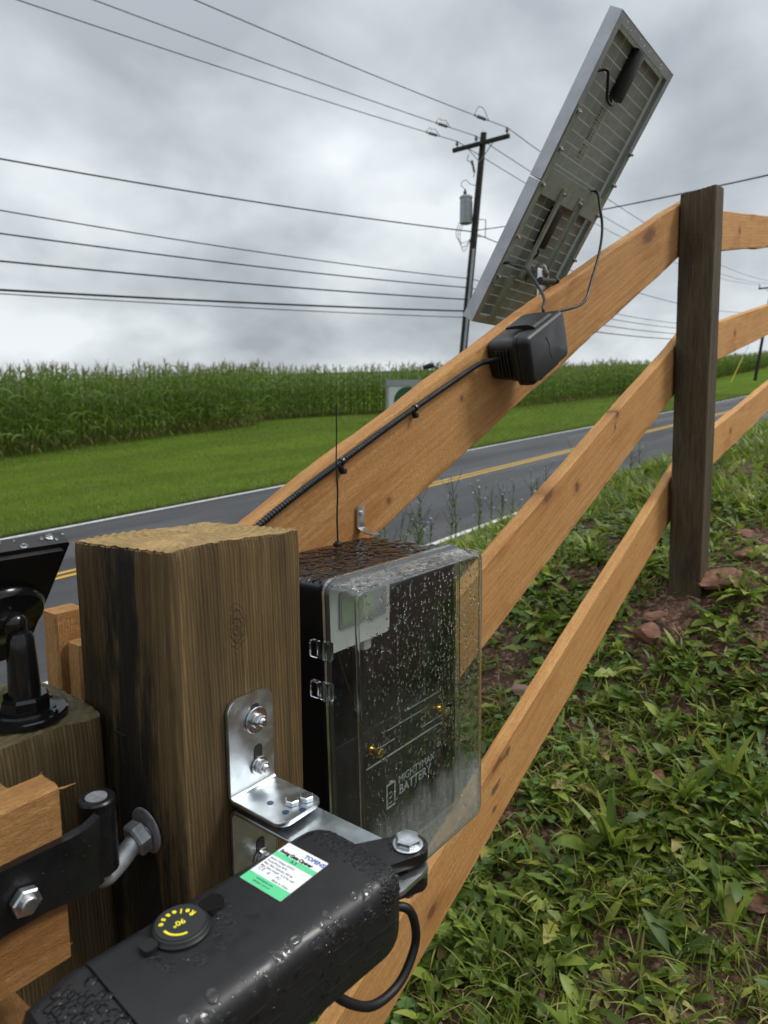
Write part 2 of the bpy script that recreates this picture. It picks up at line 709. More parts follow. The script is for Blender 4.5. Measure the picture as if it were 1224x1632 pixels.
def cover(x, y):
    """how much the plants cover the soil: 0 bare red dirt, 1 thick"""
    c = .66 + 1.1 * (vnoise(x * 2.1, y * 2.1, 8) - .42) + 1.2 * (vnoise(x * 7, y * 7, 9) - .5)
    bare = np.exp(-(((x - 2.5) / .5) ** 2 + ((y - .36) / .26) ** 2))         # dug soil by the far post
    bare = np.maximum(bare, np.exp(-(((x - 1.98) / .18) ** 2 + ((y - .56) / .13) ** 2)))
    bare = np.maximum(bare, .95 * np.exp(-(((x - 1.68) / .16) ** 2 + ((y - .85) / .12) ** 2)))
    bare = np.maximum(bare, .7 * np.exp(-(((x - 1.05) / .07) ** 2 + ((y - .20) / .09) ** 2)))
    bare = np.maximum(bare, .8 * np.exp(-(((x - 1.3) / .10) ** 2 + ((y - .10) / .08) ** 2)))
    c = np.clip(c, .12, 1) * (1 - .97 * bare)
    return c


# ------------------------------------------------------------------ materials
wood_rail('rail_wood', 1.0)
wood_post('gate_post_wood', cx=.385, cy=.53, stainpos=[((.30, .505, 1.12), .058, (1, 1, .16), .95), ((.30, .505, 1.33), .030, (1, 1, .30), .88),
                                                      ((.30, .475, 1.03), .06, (1, 1, .4), .9), ((.30, .56, 1.25), .02, (1, 1, .2), .6)], stain=.30,
          dark=(.055, .034, .013), mid=(.136, .086, .034), lite=(.240, .158, .066), top=(.36, .240, .092), knots=[((.3635, .44, 1.318), .0055)])
wood_post('far_post_wood', dark=(.036, .026, .015), mid=(.098, .070, .039), lite=(.17, .125, .070), stain=.5, cx=2.06, cy=.53,
          top=(.11, .09, .055), ridge=120, knots=[((2.035, .535, 1.925), .014), ((2.05, .56, 1.615), .016)])
wood_post('short_post_wood', dark=(.05, .035, .016), mid=(.14, .098, .044), lite=(.22, .155, .072), stain=.45, cx=.20, cy=.62,
          top=(.17, .135, .065))
wood_rail('gate_wood', 1.0, knots=[(.425, -.088, .0032, 1.4)], bd=.0034)
simple('galvanized', (.58, .60, .62), .36, 1.0, 90, .25, 160, .25, .0004)
simple('dull_zinc', (.36, .37, .385), .55, .75, 120, .3, 300, .4, .0004)
simple('stainless', (.55, .55, .55), .22, 1.0, 200, .15)
simple('black_plastic', (.0075, .0078, .0082), .42, 0, 60, .2, 900, .18, .0002, rvar=.08)
simple('black_gloss', (.008, .008, .009), .16, 0, 40, .2, rvar=.06)
simple('black_rubber', (.006, .006, .0065), .5, 0, 60, .25)
simple('black_iron', (.007, .007, .008), .34, 0, 80, .3, 260, .35, .0004)
simple('brass', (.78, .52, .14), .25, 1.0, 200, .2)
simple('frame_aluminium', (.42, .43, .46), .45, .7, 30, .12, rvar=.05)
simple('dark_bracket', (.30, .325, .275), .5, .2, 60, .15)
m = Mat('pv_backsheet')
c_ = m.ramp(m.noise(m.obj(), 30, 4), [(.3, (.60, .63, .57)), (.7, (.68, .71, .65))])
b_ = m.bsdf(c_, .42, surface=False)
t_ = m.node('ShaderNodeBsdfTranslucent')
t_.inputs[0].default_value = (.75, .78, .70, 1)
x_ = m.node('ShaderNodeMixShader')
x_.inputs[0].default_value = .45
m.link(b_, x_.inputs[1])
m.link(t_.outputs[0], x_.inputs[2])
m.link(x_.outputs[0], m.out.inputs[0])
M['pv_backsheet'] = m.m
m = Mat('pv_cell')
c_ = m.ramp(m.noise(m.obj(), 50, 4), [(.3, (.31, .325, .305)), (.7, (.40, .415, .39))])
b_ = m.bsdf(c_, .42, surface=False)
t_ = m.node('ShaderNodeBsdfTranslucent')
t_.inputs[0].default_value = (.5, .52, .48, 1)
x_ = m.node('ShaderNodeMixShader')
x_.inputs[0].default_value = .14
m.link(b_, x_.inputs[1])
m.link(t_.outputs[0], x_.inputs[2])
m.link(x_.outputs[0], m.out.inputs[0])
M['pv_cell'] = m.m
simple('print_black', (.02, .02, .02), .5, 0, 60, .1)
simple('label_white', (.78, .79, .80), .38, 0, 60, .03)
simple('label_green', (.11, .58, .27), .38, 0, 60, .05)
simple('label_blue', (.05, .10, .38), .4, 0, 60, .05)
simple('hole_blue', (.025, .055, .11), .35, 0, 60, .1)
simple('label_grey', (.33, .33, .34), .4, 0, 60, .05)
simple('yellow_print', (.80, .70, .03), .45, 0, 60, .05)
simple('silver_print', (.32, .33, .33), .45, 0, 90, .1)
simple('controller_grey', (.62, .63, .60), .42, 0, 50, .04)
simple('lcd_green', (.30, .36, .24), .2, 0, 50, .06)
simple('red_wire', (.35, .02, .02), .45)
simple('creosote', (.018, .015, .012), .8, 0, 12, .35, 40, .4, .01)
simple('transformer_grey', (.30, .32, .34), .5, .3, 4, .12)
simple('porcelain', (.10, .09, .085), .35, 0, 10, .2)
simple('wire_dark', (.014, .014, .015), .6, 0, 2, .2)
simple('wire_alu', (.05, .052, .055), .55, .4, 2, .2)
simple('sign_white', (.62, .64, .64), .5, 0, 2, .06)
simple('sign_green', (.012, .085, .035), .5, 0, 2, .15)
simple('sign_cap', (.30, .31, .32), .5, 0, 2, .08)
simple('guard_yellow', (.55, .38, .03), .5, 0, 3, .15)
simple('road_white', (.60, .60, .58), .7, 0, 9, .2, 60, .3, .003)
simple('road_yellow', (.50, .30, .028), .7, 0, 9, .2, 60, .3, .003)
simple('straw_splinter', (.42, .25, .11), .8, 0, 300, .35)
simple('wood_splinter', (.36, .18, .065), .8, 0, 300, .35)
simple('chicory_blue', (.22, .24, .46), .6, 0, 40, .2)
simple('lace_white', (.62, .62, .55), .7, 0, 40, .15)
simple('blossom_yellow', (.62, .46, .03), .6, 0, 40, .15)

# L-bracket zinc with a bluish passivated sheen and blotches
m = Mat('zinc_plate')
o_ = m.obj()
nz = m.noise(o_, 24, 5, .6, .4)
c_ = m.ramp(nz, [(.3, (.50, .55, .59)), (.55, (.60, .64, .67)), (.75, (.56, .59, .58))])
m.bsdf(c_, m.maprange(m.noise(o_, 60, 5, .65), .35, .7, .30, .48), 1.0, m.bump(m.noise(o_, 160, 4), .12, .0003))
M['zinc_plate'] = m.m

# wet black plastic: enclosure body
m = Mat('wet_black')
o_ = m.pos()
up_ = m.maprange(m.sep(m.normal())['Z'], .6, .95, 0, 1)
wv = m.voronoi(m.mapping(o_, (1, 1.7, 1)), 95, 'SMOOTH_F1')
wn_ = m.noise(m.mapping(o_, (1, 1.6, 1)), 62, 3, .5, .8)
wet = m.math('MULTIPLY', m.math('ADD', m.maprange(wn_, .42, .58), m.math('MULTIPLY', wv, .5)), up_)
m.bsdf((.008, .008, .009), m.math('SUBTRACT', .34, m.math('MULTIPLY', up_, .28)), 0, m.bump(wet, .8, .0022), .55)
M['wet_black'] = m.m

# opener housing: satin black, water film in patches
m = Mat('opener_black')
o_ = m.pos()
film = m.maprange(m.noise(o_, 46, 4, .6, .6), .52, .60)
m.bsdf(m.ramp(m.noise(o_, 70, 4), [(.3, (.0085, .0088, .0095)), (.7, (.0125, .0128, .0138))]),
       m.math('SUBTRACT', .46, m.math('MULTIPLY', film, .14)), 0,
       m.bump(m.noise(o_, 1500, 2), .08, .0002), .5)
M['opener_black'] = m.m

# clear polycarbonate lid: thin clear sheet with condensation low down inside
m = Mat('clear_lid')
p_ = m.pos()
tr = m.node('ShaderNodeBsdfTransparent')
tr.inputs[0].default_value = (.93, .95, .94, 1)
gl = m.node('ShaderNodeBsdfGlossy')
gl.inputs['Roughness'].default_value = .03
gl.inputs[0].default_value = (1, 1, 1, 1)
nb = m.bump(m.noise(p_, 30, 3), .08, .002)
m.link(nb, gl.inputs['Normal'])
fr = m.node('ShaderNodeFresnel')
bf_ = m.node('ShaderNodeNewGeometry').outputs['Backfacing']
m.link(m.maprange(bf_, 0, 1, 1.45, 1 / 1.45, False), fr.inputs['IOR'])
m.link(nb, fr.inputs['Normal'])
mx1 = m.node('ShaderNodeMixShader')
m.link(fr.outputs[0], mx1.inputs[0])
m.link(tr.outputs[0], mx1.inputs[1])
m.link(gl.outputs[0], mx1.inputs[2])
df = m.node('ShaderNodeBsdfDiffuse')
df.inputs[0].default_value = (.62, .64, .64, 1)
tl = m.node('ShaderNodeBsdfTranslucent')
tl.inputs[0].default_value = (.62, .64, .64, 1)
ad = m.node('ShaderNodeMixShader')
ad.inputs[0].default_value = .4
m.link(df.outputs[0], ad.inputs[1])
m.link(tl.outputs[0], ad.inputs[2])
S_ = m.sep(p_)
edge = m.math('ADD', S_['Z'], m.math('MULTIPLY', m.math('SUBTRACT', m.noise(m.mapping(p_, (1, 1, .5)), 26, 5, .62), .5), .10))
edge = m.math('ADD', edge, m.math('MULTIPLY', m.math('SUBTRACT', S_['X'], .59), .05))
fog_sheen = m.maprange(edge, 1.050, 1.088, .24, .0)
runs = m.maprange(m.noise(m.mapping(p_, (70, 70, 9)), 1.6, 6, .75), .42, .62, 1.0, .30)
fog_sheen = m.math('MULTIPLY', fog_sheen, runs)
fog_sheen = m.math('ADD', fog_sheen, m.maprange(m.noise(m.mapping(p_, (1, 1, .4)), 45, 4), .45, .75, .003, .016))
fog_sheen = m.math('ADD', fog_sheen, m.maprange(m.math('ADD', S_['Z'], m.math('MULTIPLY', m.math('SUBTRACT', m.noise(p_, 90, 4), .5), .008)), 1.3255, 1.3330, 0, .16))  # pale sky sheen on the lid's top edge, painted in as whitish haze
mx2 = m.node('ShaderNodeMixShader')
m.link(fog_sheen, mx2.inputs[0])
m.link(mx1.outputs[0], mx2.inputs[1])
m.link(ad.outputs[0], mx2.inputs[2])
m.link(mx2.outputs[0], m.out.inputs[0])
M['clear_lid'] = m.m

m = Mat('clear_block')
m.bsdf((.93, .95, .95), .06, 0, None, .5, trans=1.0, ior=1.49)
M['clear_block'] = m.m
m = Mat('water')
m.bsdf((1, 1, 1), .0, 0, None, .5, trans=1.0, ior=1.33)
M['water'] = m.m

m = Mat('water_on_black')
m.bsdf((.010, .0102, .011), .02, 0, None, .5, ior=1.33)
M['water_on_black'] = m.m

# asphalt
m = Mat('asphalt')
p_ = m.pos()
sp = m.noise(p_, 160, 3, .7)
c_ = m.ramp(sp, [(.3, (.026, .026, .029)), (.7, (.066, .066, .070))])
lane = m.noise(m.mapping(p_, (.05, 1.0, 1)), 1.15, 3, .5)
c_ = m.mix(m.maprange(lane, .4, .62, 0, .7), c_, (.024, .024, .026))
c_ = m.mix(m.maprange(m.noise(m.mapping(p_, (.25, .8, 1)), .7, 4, .6), .52, .64, 0, .45), c_, (.085, .084, .083))
crack = m.voronoi(m.mapping(p_, (1, 1, 0)), .9, 'DISTANCE_TO_EDGE')
c_ = m.mix(m.maprange(m.math('ADD', crack, m.math('MULTIPLY', m.noise(p_, 6, 4), .05)), .022, .032, .35, 0), c_, (.022, .022, .023))
m.bsdf(c_, m.maprange(m.noise(m.mapping(p_, (.12, 1, 1)), .9, 4), .35, .65, .50, .75), 0, m.bump(sp, .6, .006), .4)
M['asphalt'] = m.m

# soil: red shale dirt
m = Mat('soil')
p_ = m.pos()
n1 = m.noise(p_, 7, 6, .65)
n2 = m.noise(p_, 60, 5, .7)
c_ = m.ramp(n2, [(.28, (.026, .015, .010)), (.52, (.088, .046, .030)), (.75, (.175, .095, .060))])
c_ = m.mix(m.maprange(n1, .42, .66, 0, .6), c_, (.036, .024, .016))
vr = m.node('ShaderNodeTexVoronoi')
vr.inputs['Scale'].default_value = 85
m.link(p_, vr.inputs['Vector'])
c_ = m.mix(m.maprange(m.sep(vr.outputs['Color'])['X'], .72, .86, 0, .75), c_, (.25, .135, .095))
# grown over further off
far_ = m.maprange(m.dist(p_, (1.2, .3, .7)), 3.5, 7.5)
c_ = m.mix(far_, c_, m.ramp(m.noise(p_, 5, 6, .7), [(.3, (.022, .042, .010)), (.7, (.070, .105, .026))]))
h_ = m.math('ADD', m.math('MULTIPLY', n2, .6), m.math('MULTIPLY', vr.outputs['Distance'], -.7))
m.bsdf(c_, .78, 0, m.bump(h_, .9, .012), .3)
M['soil'] = m.m

m = Mat('lawn')
p_ = m.pos()
n1 = m.noise(m.mapping(p_, (.35, 1, 1)), .7, 5, .6)
n2 = m.noise(p_, 26, 5, .75)
c_ = m.ramp(n2, [(.28, (.058, .092, .010)), (.55, (.100, .156, .018)), (.78, (.165, .225, .036))])
c_ = m.mix(m.maprange(n1, .40, .60, 0, .65), c_, (.060, .098, .014))
c_ = m.mix(m.maprange(m.noise(p_, 2.6, 4, .7), .56, .72, 0, .4), c_, (.12, .145, .04))
m.bsdf(c_, .9, 0, m.bump(n2, .9, .05), .02)
M['lawn'] = m.m

leaf_mat('lawn_blade', [(0, (.082, .118, .014)), (.5, (.138, .194, .024)), (.85, (.205, .265, .040)), (1, (.31, .28, .10))], .5, .32)
leaf_mat('grass_blade', [(0, (.095, .125, .016)), (.45, (.195, .250, .028)), (.85, (.30, .365, .050)), (1, (.42, .34, .12))], .48, .40)
leaf_mat('broad_leaf', [(0, (.058, .104, .020)), (.30, (.118, .180, .028)), (.60, (.200, .275, .038)), (.88, (.300, .385, .058)),
                        (.94, (.36, .38, .07)), (1, (.36, .26, .08))], .46, .38)
leaf_mat('clover_leaf', [(0, (.062, .135, .034)), (.6, (.120, .210, .048)), (1, (.20, .28, .07))], .40, .34)
leaf_mat('dry_straw', [(0, (.12, .085, .045)), (.5, (.25, .19, .10)), (1, (.42, .33, .19))], .7, .15)
leaf_mat('corn_leaf', [(0, (.060, .118, .014)), (.5, (.105, .185, .024)), (.9, (.160, .25, .038)), (1, (.26, .27, .08))], .42, .38)
leaf_mat('corn_dry', [(0, (.16, .105, .04)), (1, (.36, .25, .12))], .7, .2)
leaf_mat('corn_tassel', [(0, (.15, .14, .055)), (1, (.28, .23, .11))], .7, .2)
leaf_mat('weed_stem', [(0, (.055, .10, .026)), (1, (.12, .16, .05))], .6, .1)

m = Mat('shale')
o_ = m.obj()
n1 = m.noise(m.mapping(o_, (1, 1, 4)), 22, 6, .65)
c_ = m.ramp(n1, [(.28, (.085, .038, .024)), (.5, (.190, .088, .053)), (.76, (.31, .160, .100))])
c_ = m.mix(m.maprange(m.noise(o_, 9, 4), .45, .68, 0, .5), c_, (.17, .105, .07))
c_ = m.mix(m.maprange(m.noise(o_, 40, 5, .7), .5, .68, 0, .6), c_, (.07, .042, .028))
c_ = m.mix(m.maprange(m.rnd(), .8, .95, 0, .4), c_, (.36, .29, .23))
m.bsdf(c_, .72, 0, m.bump(m.noise(m.mapping(o_, (1, 1, 3)), 90, 5, .7), .7, .003), .3)
M['shale'] = m.m

# ================================================================== SETTING
def grid_mesh(name, xs, ys, zf, mats):
    X, Y = np.meshgrid(xs, ys, indexing='ij')
    Z = zf(X, Y)
    v = np.stack([X.ravel(), Y.ravel(), Z.ravel()], 1)
    a = np.arange(len(xs) * len(ys)).reshape(len(xs), len(ys))
    f = np.stack([a[:-1, :-1].ravel(), a[1:, :-1].ravel(), a[1:, 1:].ravel(), a[:-1, 1:].ravel()], 1)
    return npmesh(name, v, f, mats)


gx = np.concatenate([np.linspace(-900, -40, 12), np.linspace(-30, -2, 15), np.linspace(-1.5, .4, 14), np.arange(.45, 3.6, .02),
                     np.arange(3.65, 9, .15), np.linspace(9.2, 40, 32), np.linspace(45, 170, 36), np.linspace(190, 1500, 14)])
gy = np.concatenate([np.linspace(-900, -30, 10), np.linspace(-22, -2, 12), np.arange(-1.6, -.6, .1), np.arange(-.55, 1.6, .02),
                     np.arange(1.65, 4.6, .08), [4.65, 4.75, 4.8, 4.9, 5.2], np.linspace(6, 11.3, 5), [11.5, 11.55, 11.65, 11.7, 11.9],
                     np.linspace(12.5, 30, 18), np.linspace(40, 1500, 14)])
ground = obj('ground', grid_mesh('ground', gx, gy, ground_z, ['soil']), kind='structure')

rx = np.concatenate([np.linspace(-160, -10, 12), np.linspace(-6, 40, 47), np.linspace(45, 160, 24), np.linspace(180, 700, 8)])
road = obj('road', grid_mesh('road', rx, np.array([4.84, 5.0, 6.5, 8.2, 9.8, 11.4, 11.62]), road_z, ['asphalt']), kind='structure')
for y0, y1, mt in ((5.02, 5.13, 'road_white'), (8.08, 8.18, 'road_yellow'), (8.29, 8.39, 'road_yellow'), (11.32, 11.43, 'road_white')):
    obj('road_line', grid_mesh('road_line', rx, np.array([y0, y1]), lambda x, y: road_z(x, y) + .005, [mt]), parent=road)


def lawn_z(x, y):
    return road_z(x, np.minimum(y, 11.7)) + lawn_rise(y) + .012


lx = np.concatenate([np.linspace(-160, -8, 14), np.linspace(-5, 60, 80), np.linspace(63, 160, 40), np.linspace(180, 700, 8)])
ly = np.concatenate([np.array([11.56, 11.62, 11.7, 11.9]), np.linspace(12.2, 24, 30), np.linspace(26, 60, 8)])
lawn = obj('lawn', grid_mesh('lawn', lx, ly, lambda x, y: lawn_z(x, y) + .03 * (vnoise(x * 1.1, y * 1.1, 5) - .5) * sstep(11.7, 12.3, y), ['lawn']), kind='structure')


# ------------------------------------------------------------------ leaves
def leaf_batch(pos, yaw, th0, kap, L, W, prof, fold=.25, roll=0.0):
    n = len(pos)
    S = len(prof)
    t = np.linspace(0, 1, S)
    prof = np.asarray(prof)
    th = th0[:, None] - kap[:, None] * t[None]
    ds = (L / (S - 1))[:, None]
    cx = np.concatenate([np.zeros((n, 1)), np.cumsum(np.cos(th[:, :-1]) * ds, 1)], 1)
    cz = np.concatenate([np.zeros((n, 1)), np.cumsum(np.sin(th[:, :-1]) * ds, 1)], 1)
    hx, hy = np.cos(yaw)[:, None], np.sin(yaw)[:, None]
    c = np.stack([pos[:, 0:1] + cx * hx, pos[:, 1:2] + cx * hy, pos[:, 2:3] + cz], 2)
    side = np.stack([-hy + 0 * t, hx + 0 * t, 0 * th], 2)
    upv = np.stack([-np.sin(th) * hx, -np.sin(th) * hy, np.cos(th)], 2)
    r = np.broadcast_to(np.asarray(roll), (n,))[:, None, None]
    s2 = side * np.cos(r) + upv * np.sin(r)
    u2 = upv * np.cos(r) - side * np.sin(r)
    w = (W[:, None] * prof[None])[:, :, None]
    fo = np.broadcast_to(np.asarray(fold), (n,))[:, None, None]
    lft = c + s2 * w * np.cos(fo) + u2 * w * np.sin(fo)
    rgt = c - s2 * w * np.cos(fo) + u2 * w * np.sin(fo)
    v = np.stack([lft, c, rgt], 2).reshape(-1, 3)
    base = (np.arange(n) * S * 3)[:, None, None]
    k = (np.arange(S - 1) * 3)[None, :, None]
    q = np.array([[0, 1, 4, 3], [1, 2, 5, 4]]).reshape(1, 1, 8)
    f = (base + k + q).reshape(-1, 4)
    return v, f


def merge(parts):
    vs, fs, ms = [], [], []
    b = 0
    for v, f, mi in parts:
        vs.append(v)
        fs.append(f + b)
        ms.append(np.full(len(f), mi))
        b += len(v)
    return np.concatenate(vs), np.concatenate(fs), np.concatenate(ms)


U = RNG.uniform

# mown lawn blades, thicker along the road edge
n = 120000
px_ = 2.0 + (U(0, 1, n) ** 1.7) * 62
py_ = 11.6 + (U(0, 1, n) ** 1.35) * 12.5
edge = U(0, 1, n) < .10
py_[edge] = 11.52 + np.abs(RNG.normal(0, .06, edge.sum()))
P = np.stack([px_, py_, lawn_z(px_, py_)], 1)
Hh = U(.03, .075, n) * np.where(edge, 1.5, 1) * (1 + px_ * .012)
ya = U(0, 2 * pi, n)
ln = U(.1, .8, n) * Hh
wd = .0045 * (1 + px_ * .035)
d = np.stack([np.cos(ya), np.sin(ya), 0 * ya], 1)
s_ = np.stack([-np.sin(ya), np.cos(ya), 0 * ya], 1)
v = np.stack([P - s_ * wd[:, None], P + s_ * wd[:, None], P + d * ln[:, None] + np.array([0, 0, 1]) * Hh[:, None]], 1).reshape(-1, 3)
f = np.arange(3 * n).reshape(-1, 3)
obj('lawn_grass', npmesh('lawn_grass', v, f, ['lawn_blade'], smooth=False), kind='stuff', label='short mown grass of the lawn beyond the road', category='grass')


# ------------------------------------------------------------------ ground plants near the fence
def scatter_pts(n, x0, x1, y0, y1, power=1.0, thr=1.0):
    x = x0 + (U(0, 1, n) ** power) * (x1 - x0)
    y = U(y0, y1, n)
    keep = U(0, 1, n) < cover(x, y) * thr
    # nothing grows through the posts or under the gate post
    keep &= ~((np.abs(x - 2.1) < .075) & (np.abs(y - .535) < .065))
    x, y = x[keep], y[keep]
    return x, y


parts = []


def rosettes(n, reg, prof, Lr, Wr, k, th=(.15, 1.0), kap=(.3, 1.5), mi=0, power=1.0, fold=.3):
    x, y = scatter_pts(n, *reg, power=power)
    x = np.repeat(x, k)
    y = np.repeat(y, k)
    m_ = len(x)
    sz = np.repeat(U(.6, 1.25, m_ // k), k)
    x2 = x + RNG.normal(0, .006, m_)
    y2 = y + RNG.normal(0, .006, m_)
    pos = np.stack([x2, y2, ground_z(x2, y2) - .003], 1)
    vv, ff = leaf_batch(pos, U(0, 2 * pi, m_), U(*th, m_), U(*kap, m_), U(*Lr, m_) * sz, U(*Wr, m_) * sz, prof,
                        U(.05, fold, m_), RNG.normal(0, .35, m_))
    parts.append((vv, ff, mi))


NEAR = (.55, 3.0, -.35, 1.35)
PLANT = [.12, .18, .60, .90, 1.0, .86, .55, .05]
TOOTH = [.12, .40, .18, .62, .28, .88, .42, 1.0, .60, .45, .03]
LANCE = [.35, .7, .95, 1.0, .86, .55, .05]
OVAL = [.12, .7, 1.0, .9, .6, .05]
rosettes(1480, NEAR, PLANT, (.030, .085), (.0070, .0130), 6, (.1, 1.1), (.2, 1.6), 0)
rosettes(1400, NEAR, TOOTH, (.040, .105), (.0080, .0160), 6, (.05, .9), (.2, 1.5), 0)
rosettes(2200, NEAR, LANCE, (.025, .070), (.0028, .0065), 7, (.3, 1.3), (.1, 1.8), 0)
rosettes(2300, NEAR, OVAL, (.010, .026), (.0038, .0085), 6, (.1, 1.2), (.0, 1.1), 0)
rosettes(95, NEAR, LANCE, (.07, .135), (.005, .010), 8, (.8, 1.45), (.1, .9), 0)
rosettes(620, NEAR, TOOTH, (.02, .055), (.004, .009), 7, (.0, .7), (.1, 1.0), 0)
# clover: three round leaflets on a thin stalk
x, y = scatter_pts(2900, .55, 2.9, -.35, 1.3)
patch = vnoise(x * 4, y * 4, 21) > .5
x, y = x[patch], y[patch]
m_ = len(x)
hgt = U(.015, .05, m_)
gz = ground_z(x, y)
parts.append((*leaf_batch(np.stack([x, y, gz], 1), U(0, 6.28, m_), np.full(m_, 1.45), np.zeros(m_), hgt, np.full(m_, .0007), [1, 1], 0.), 2))
ya = U(0, 6.28, m_)
for k in range(3):
    parts.append((*leaf_batch(np.stack([x, y, gz + hgt], 1), ya + k * 2.094, U(-.1, .5, m_), U(0, .6, m_), U(.009, .016, m_),
                              U(.0055, .009, m_), [.15, .8, 1, .9, .35], .15), 1))
wv_, wf_, wm_ = merge(parts)
obj('weeds', npmesh('weeds', wv_, wf_, ['broad_leaf', 'clover_leaf', 'weed_stem'], wm_), kind='stuff',
    label='low broad-leaved weeds and clover covering the slope beneath the fence', category='weeds')

# grass blades and dead straw among them
parts = []
x, y = scatter_pts(8600, .55, 3.2, -.35, 1.5)
tuft = vnoise(x * 3.1, y * 3.1, 31) > .46
x, y = x[tuft], y[tuft]
x = np.repeat(x, 4) + RNG.normal(0, .008, 4 * len(x))
y = np.repeat(y, 4) + RNG.normal(0, .008, len(x))
m_ = len(x)
parts.append((*leaf_batch(np.stack([x, y, ground_z(x, y) - .002], 1), U(0, 6.28, m_), U(.3, 1.5, m_), U(.3, 2.4, m_), U(.02, .10, m_),
                          U(.0010, .0026, m_), [.8, 1, .9, .6, .05], .35, RNG.normal(0, .4, m_)), 0))
x = U(.55, 3.2, 5200)
y = U(-.35, 1.5, 5200)
m_ = len(x)
parts.append((*leaf_batch(np.stack([x, y, ground_z(x, y) + U(.004, .03, m_)], 1), U(0, 6.28, m_), U(-.15, .35, m_), U(-.3, .6, m_),
                          U(.01, .055, m_), U(.0005, .0014, m_), [.9, 1, 1, .8, .4], .2), 1))
gv_, gf_, gm_ = merge(parts)
obj('grass', npmesh('grass', gv_, gf_, ['grass_blade', 'dry_straw'], gm_), kind='stuff',
    label='thin grass blades and dead straw scattered over the slope', category='grass')

# coarser growth on the bank down to the road and on the hillside beyond the far post
parts = []
reg = [(2.6, 13, 1.2, 4.75, 1.4, 12500), (2.9, 12, -.35, 1.3, 1.5, 8000), (.6, 3.0, 1.3, 4.6, 1.0, 2500)]
for (x0, x1, y0, y1, pw, na) in reg:
    x = x0 + U(0, 1, na) ** pw * (x1 - x0)
    y = U(y0, y1, na)
    m_ = len(x)
    big = 1 + .07 * x
    parts.append((*leaf_batch(np.stack([x, y, ground_z(x, y) - .01], 1), U(0, 6.28, m_), U(.1, 1.4, m_), U(.2, 1.5, m_), U(.035, .10, m_) * big,
                              U(.005, .014, m_) * big, [.2, .9, 1, .6, .05], .3, RNG.normal(0, .3, m_)), 0))
    na = int(na * .6)
    x = x0 + U(0, 1, na) ** pw * (x1 - x0)
    y = U(y0, y1, na)
    m_ = len(x)
    big = 1 + .07 * x
    tall = np.where(y > 3.9, 2.0, 1.0)
    parts.append((*leaf_batch(np.stack([x, y, ground_z(x, y) - .01], 1), U(0, 6.28, m_), U(.7, 1.5, m_), U(.1, 1.2, m_), U(.05, .16, m_) * tall,
                              U(.0015, .003, m_) * big, [.8, 1, .8, .5, .05], .3), 1))
bv_, bf_, bm_ = merge(parts)
obj('bank_plants', npmesh('bank_plants', bv_, bf_, ['broad_leaf', 'grass_blade'], bm_), kind='stuff',
    label='rough green weeds and grass on the bank between fence and road', category='weeds')

# loose bits of shale
n = 7000
x = U(.5, 3.6, n)
y = U(-.6, 1.4, n)
keep = U(0, 1, n) > cover(x, y) * 1.35
x, y = x[keep], y[keep]
n = len(x)
octv = np.array([[1, 0, 0], [-1, 0, 0], [0, 1, 0], [0, -1, 0], [0, 0, 1], [0, 0, -1]], float)
octf = np.array([[0, 2, 4], [2, 1, 4], [1, 3, 4], [3, 0, 4], [2, 0, 5], [1, 2, 5], [3, 1, 5], [0, 3, 5]])
sz = .003 + .011 * U(0, 1, n) ** 2.5
v = octv[None] * U(.6, 1.2, (n, 6, 1)) * sz[:, None, None] * np.array([1, .8, .5])
a = U(0, 6.28, n)
ca, sa = np.cos(a)[:, None], np.sin(a)[:, None]
v = np.stack([v[:, :, 0] * ca - v[:, :, 1] * sa, v[:, :, 0] * sa + v[:, :, 1] * ca, v[:, :, 2]], 2)
v += np.stack([x, y, ground_z(x, y)], 1)[:, None]
f = (octf[None] + (np.arange(n) * 6)[:, None, None]).reshape(-1, 3)
obj('pebbles', npmesh('pebbles', v.reshape(-1, 3), f, ['shale'], smooth=False), kind='stuff', label='small red shale chips strewn over the bare soil', category='pebbles')


# rocks one can pick out
def rock(x, y, sx, sy, sz_, rot, seed, label, lift=.35, tilt=0.0):
    bm = bmesh.new()
    bmesh.ops.create_icosphere(bm, subdivisions=3, radius=1)
    r = random.Random(seed)
    planes = [(Vector((r.uniform(-1, 1), r.uniform(-1, 1), r.uniform(-1, 1))).normalized(), r.uniform(.55, .85)) for _ in range(11)]
    for v_ in bm.verts:
        p = v_.co.copy()
        for nn, dd in planes:
            q = p.dot(nn) - dd
            if q > 0:
                p -= nn * q * .92
        p *= 1 + .05 * sin(p.x * 9 + seed) * sin(p.y * 8) + .04 * sin(p.z * 17 + seed)
        v_.co = Vector((p.x * sx, p.y * sy, p.z * sz_))
    mb = MB()
    mb.addbm(bm)
    z = float(ground_z(x, y, False))
    mt = Matrix.Translation((x, y, z + sz_ * lift)) @ Matrix.Rotation(rot, 4, 'Z') @ Matrix.Rotation(tilt, 4, 'Y')
    o = obj('rock', mb, 'shale', smooth=28, mtx=mt)
    return tag(o, label, 'rock')


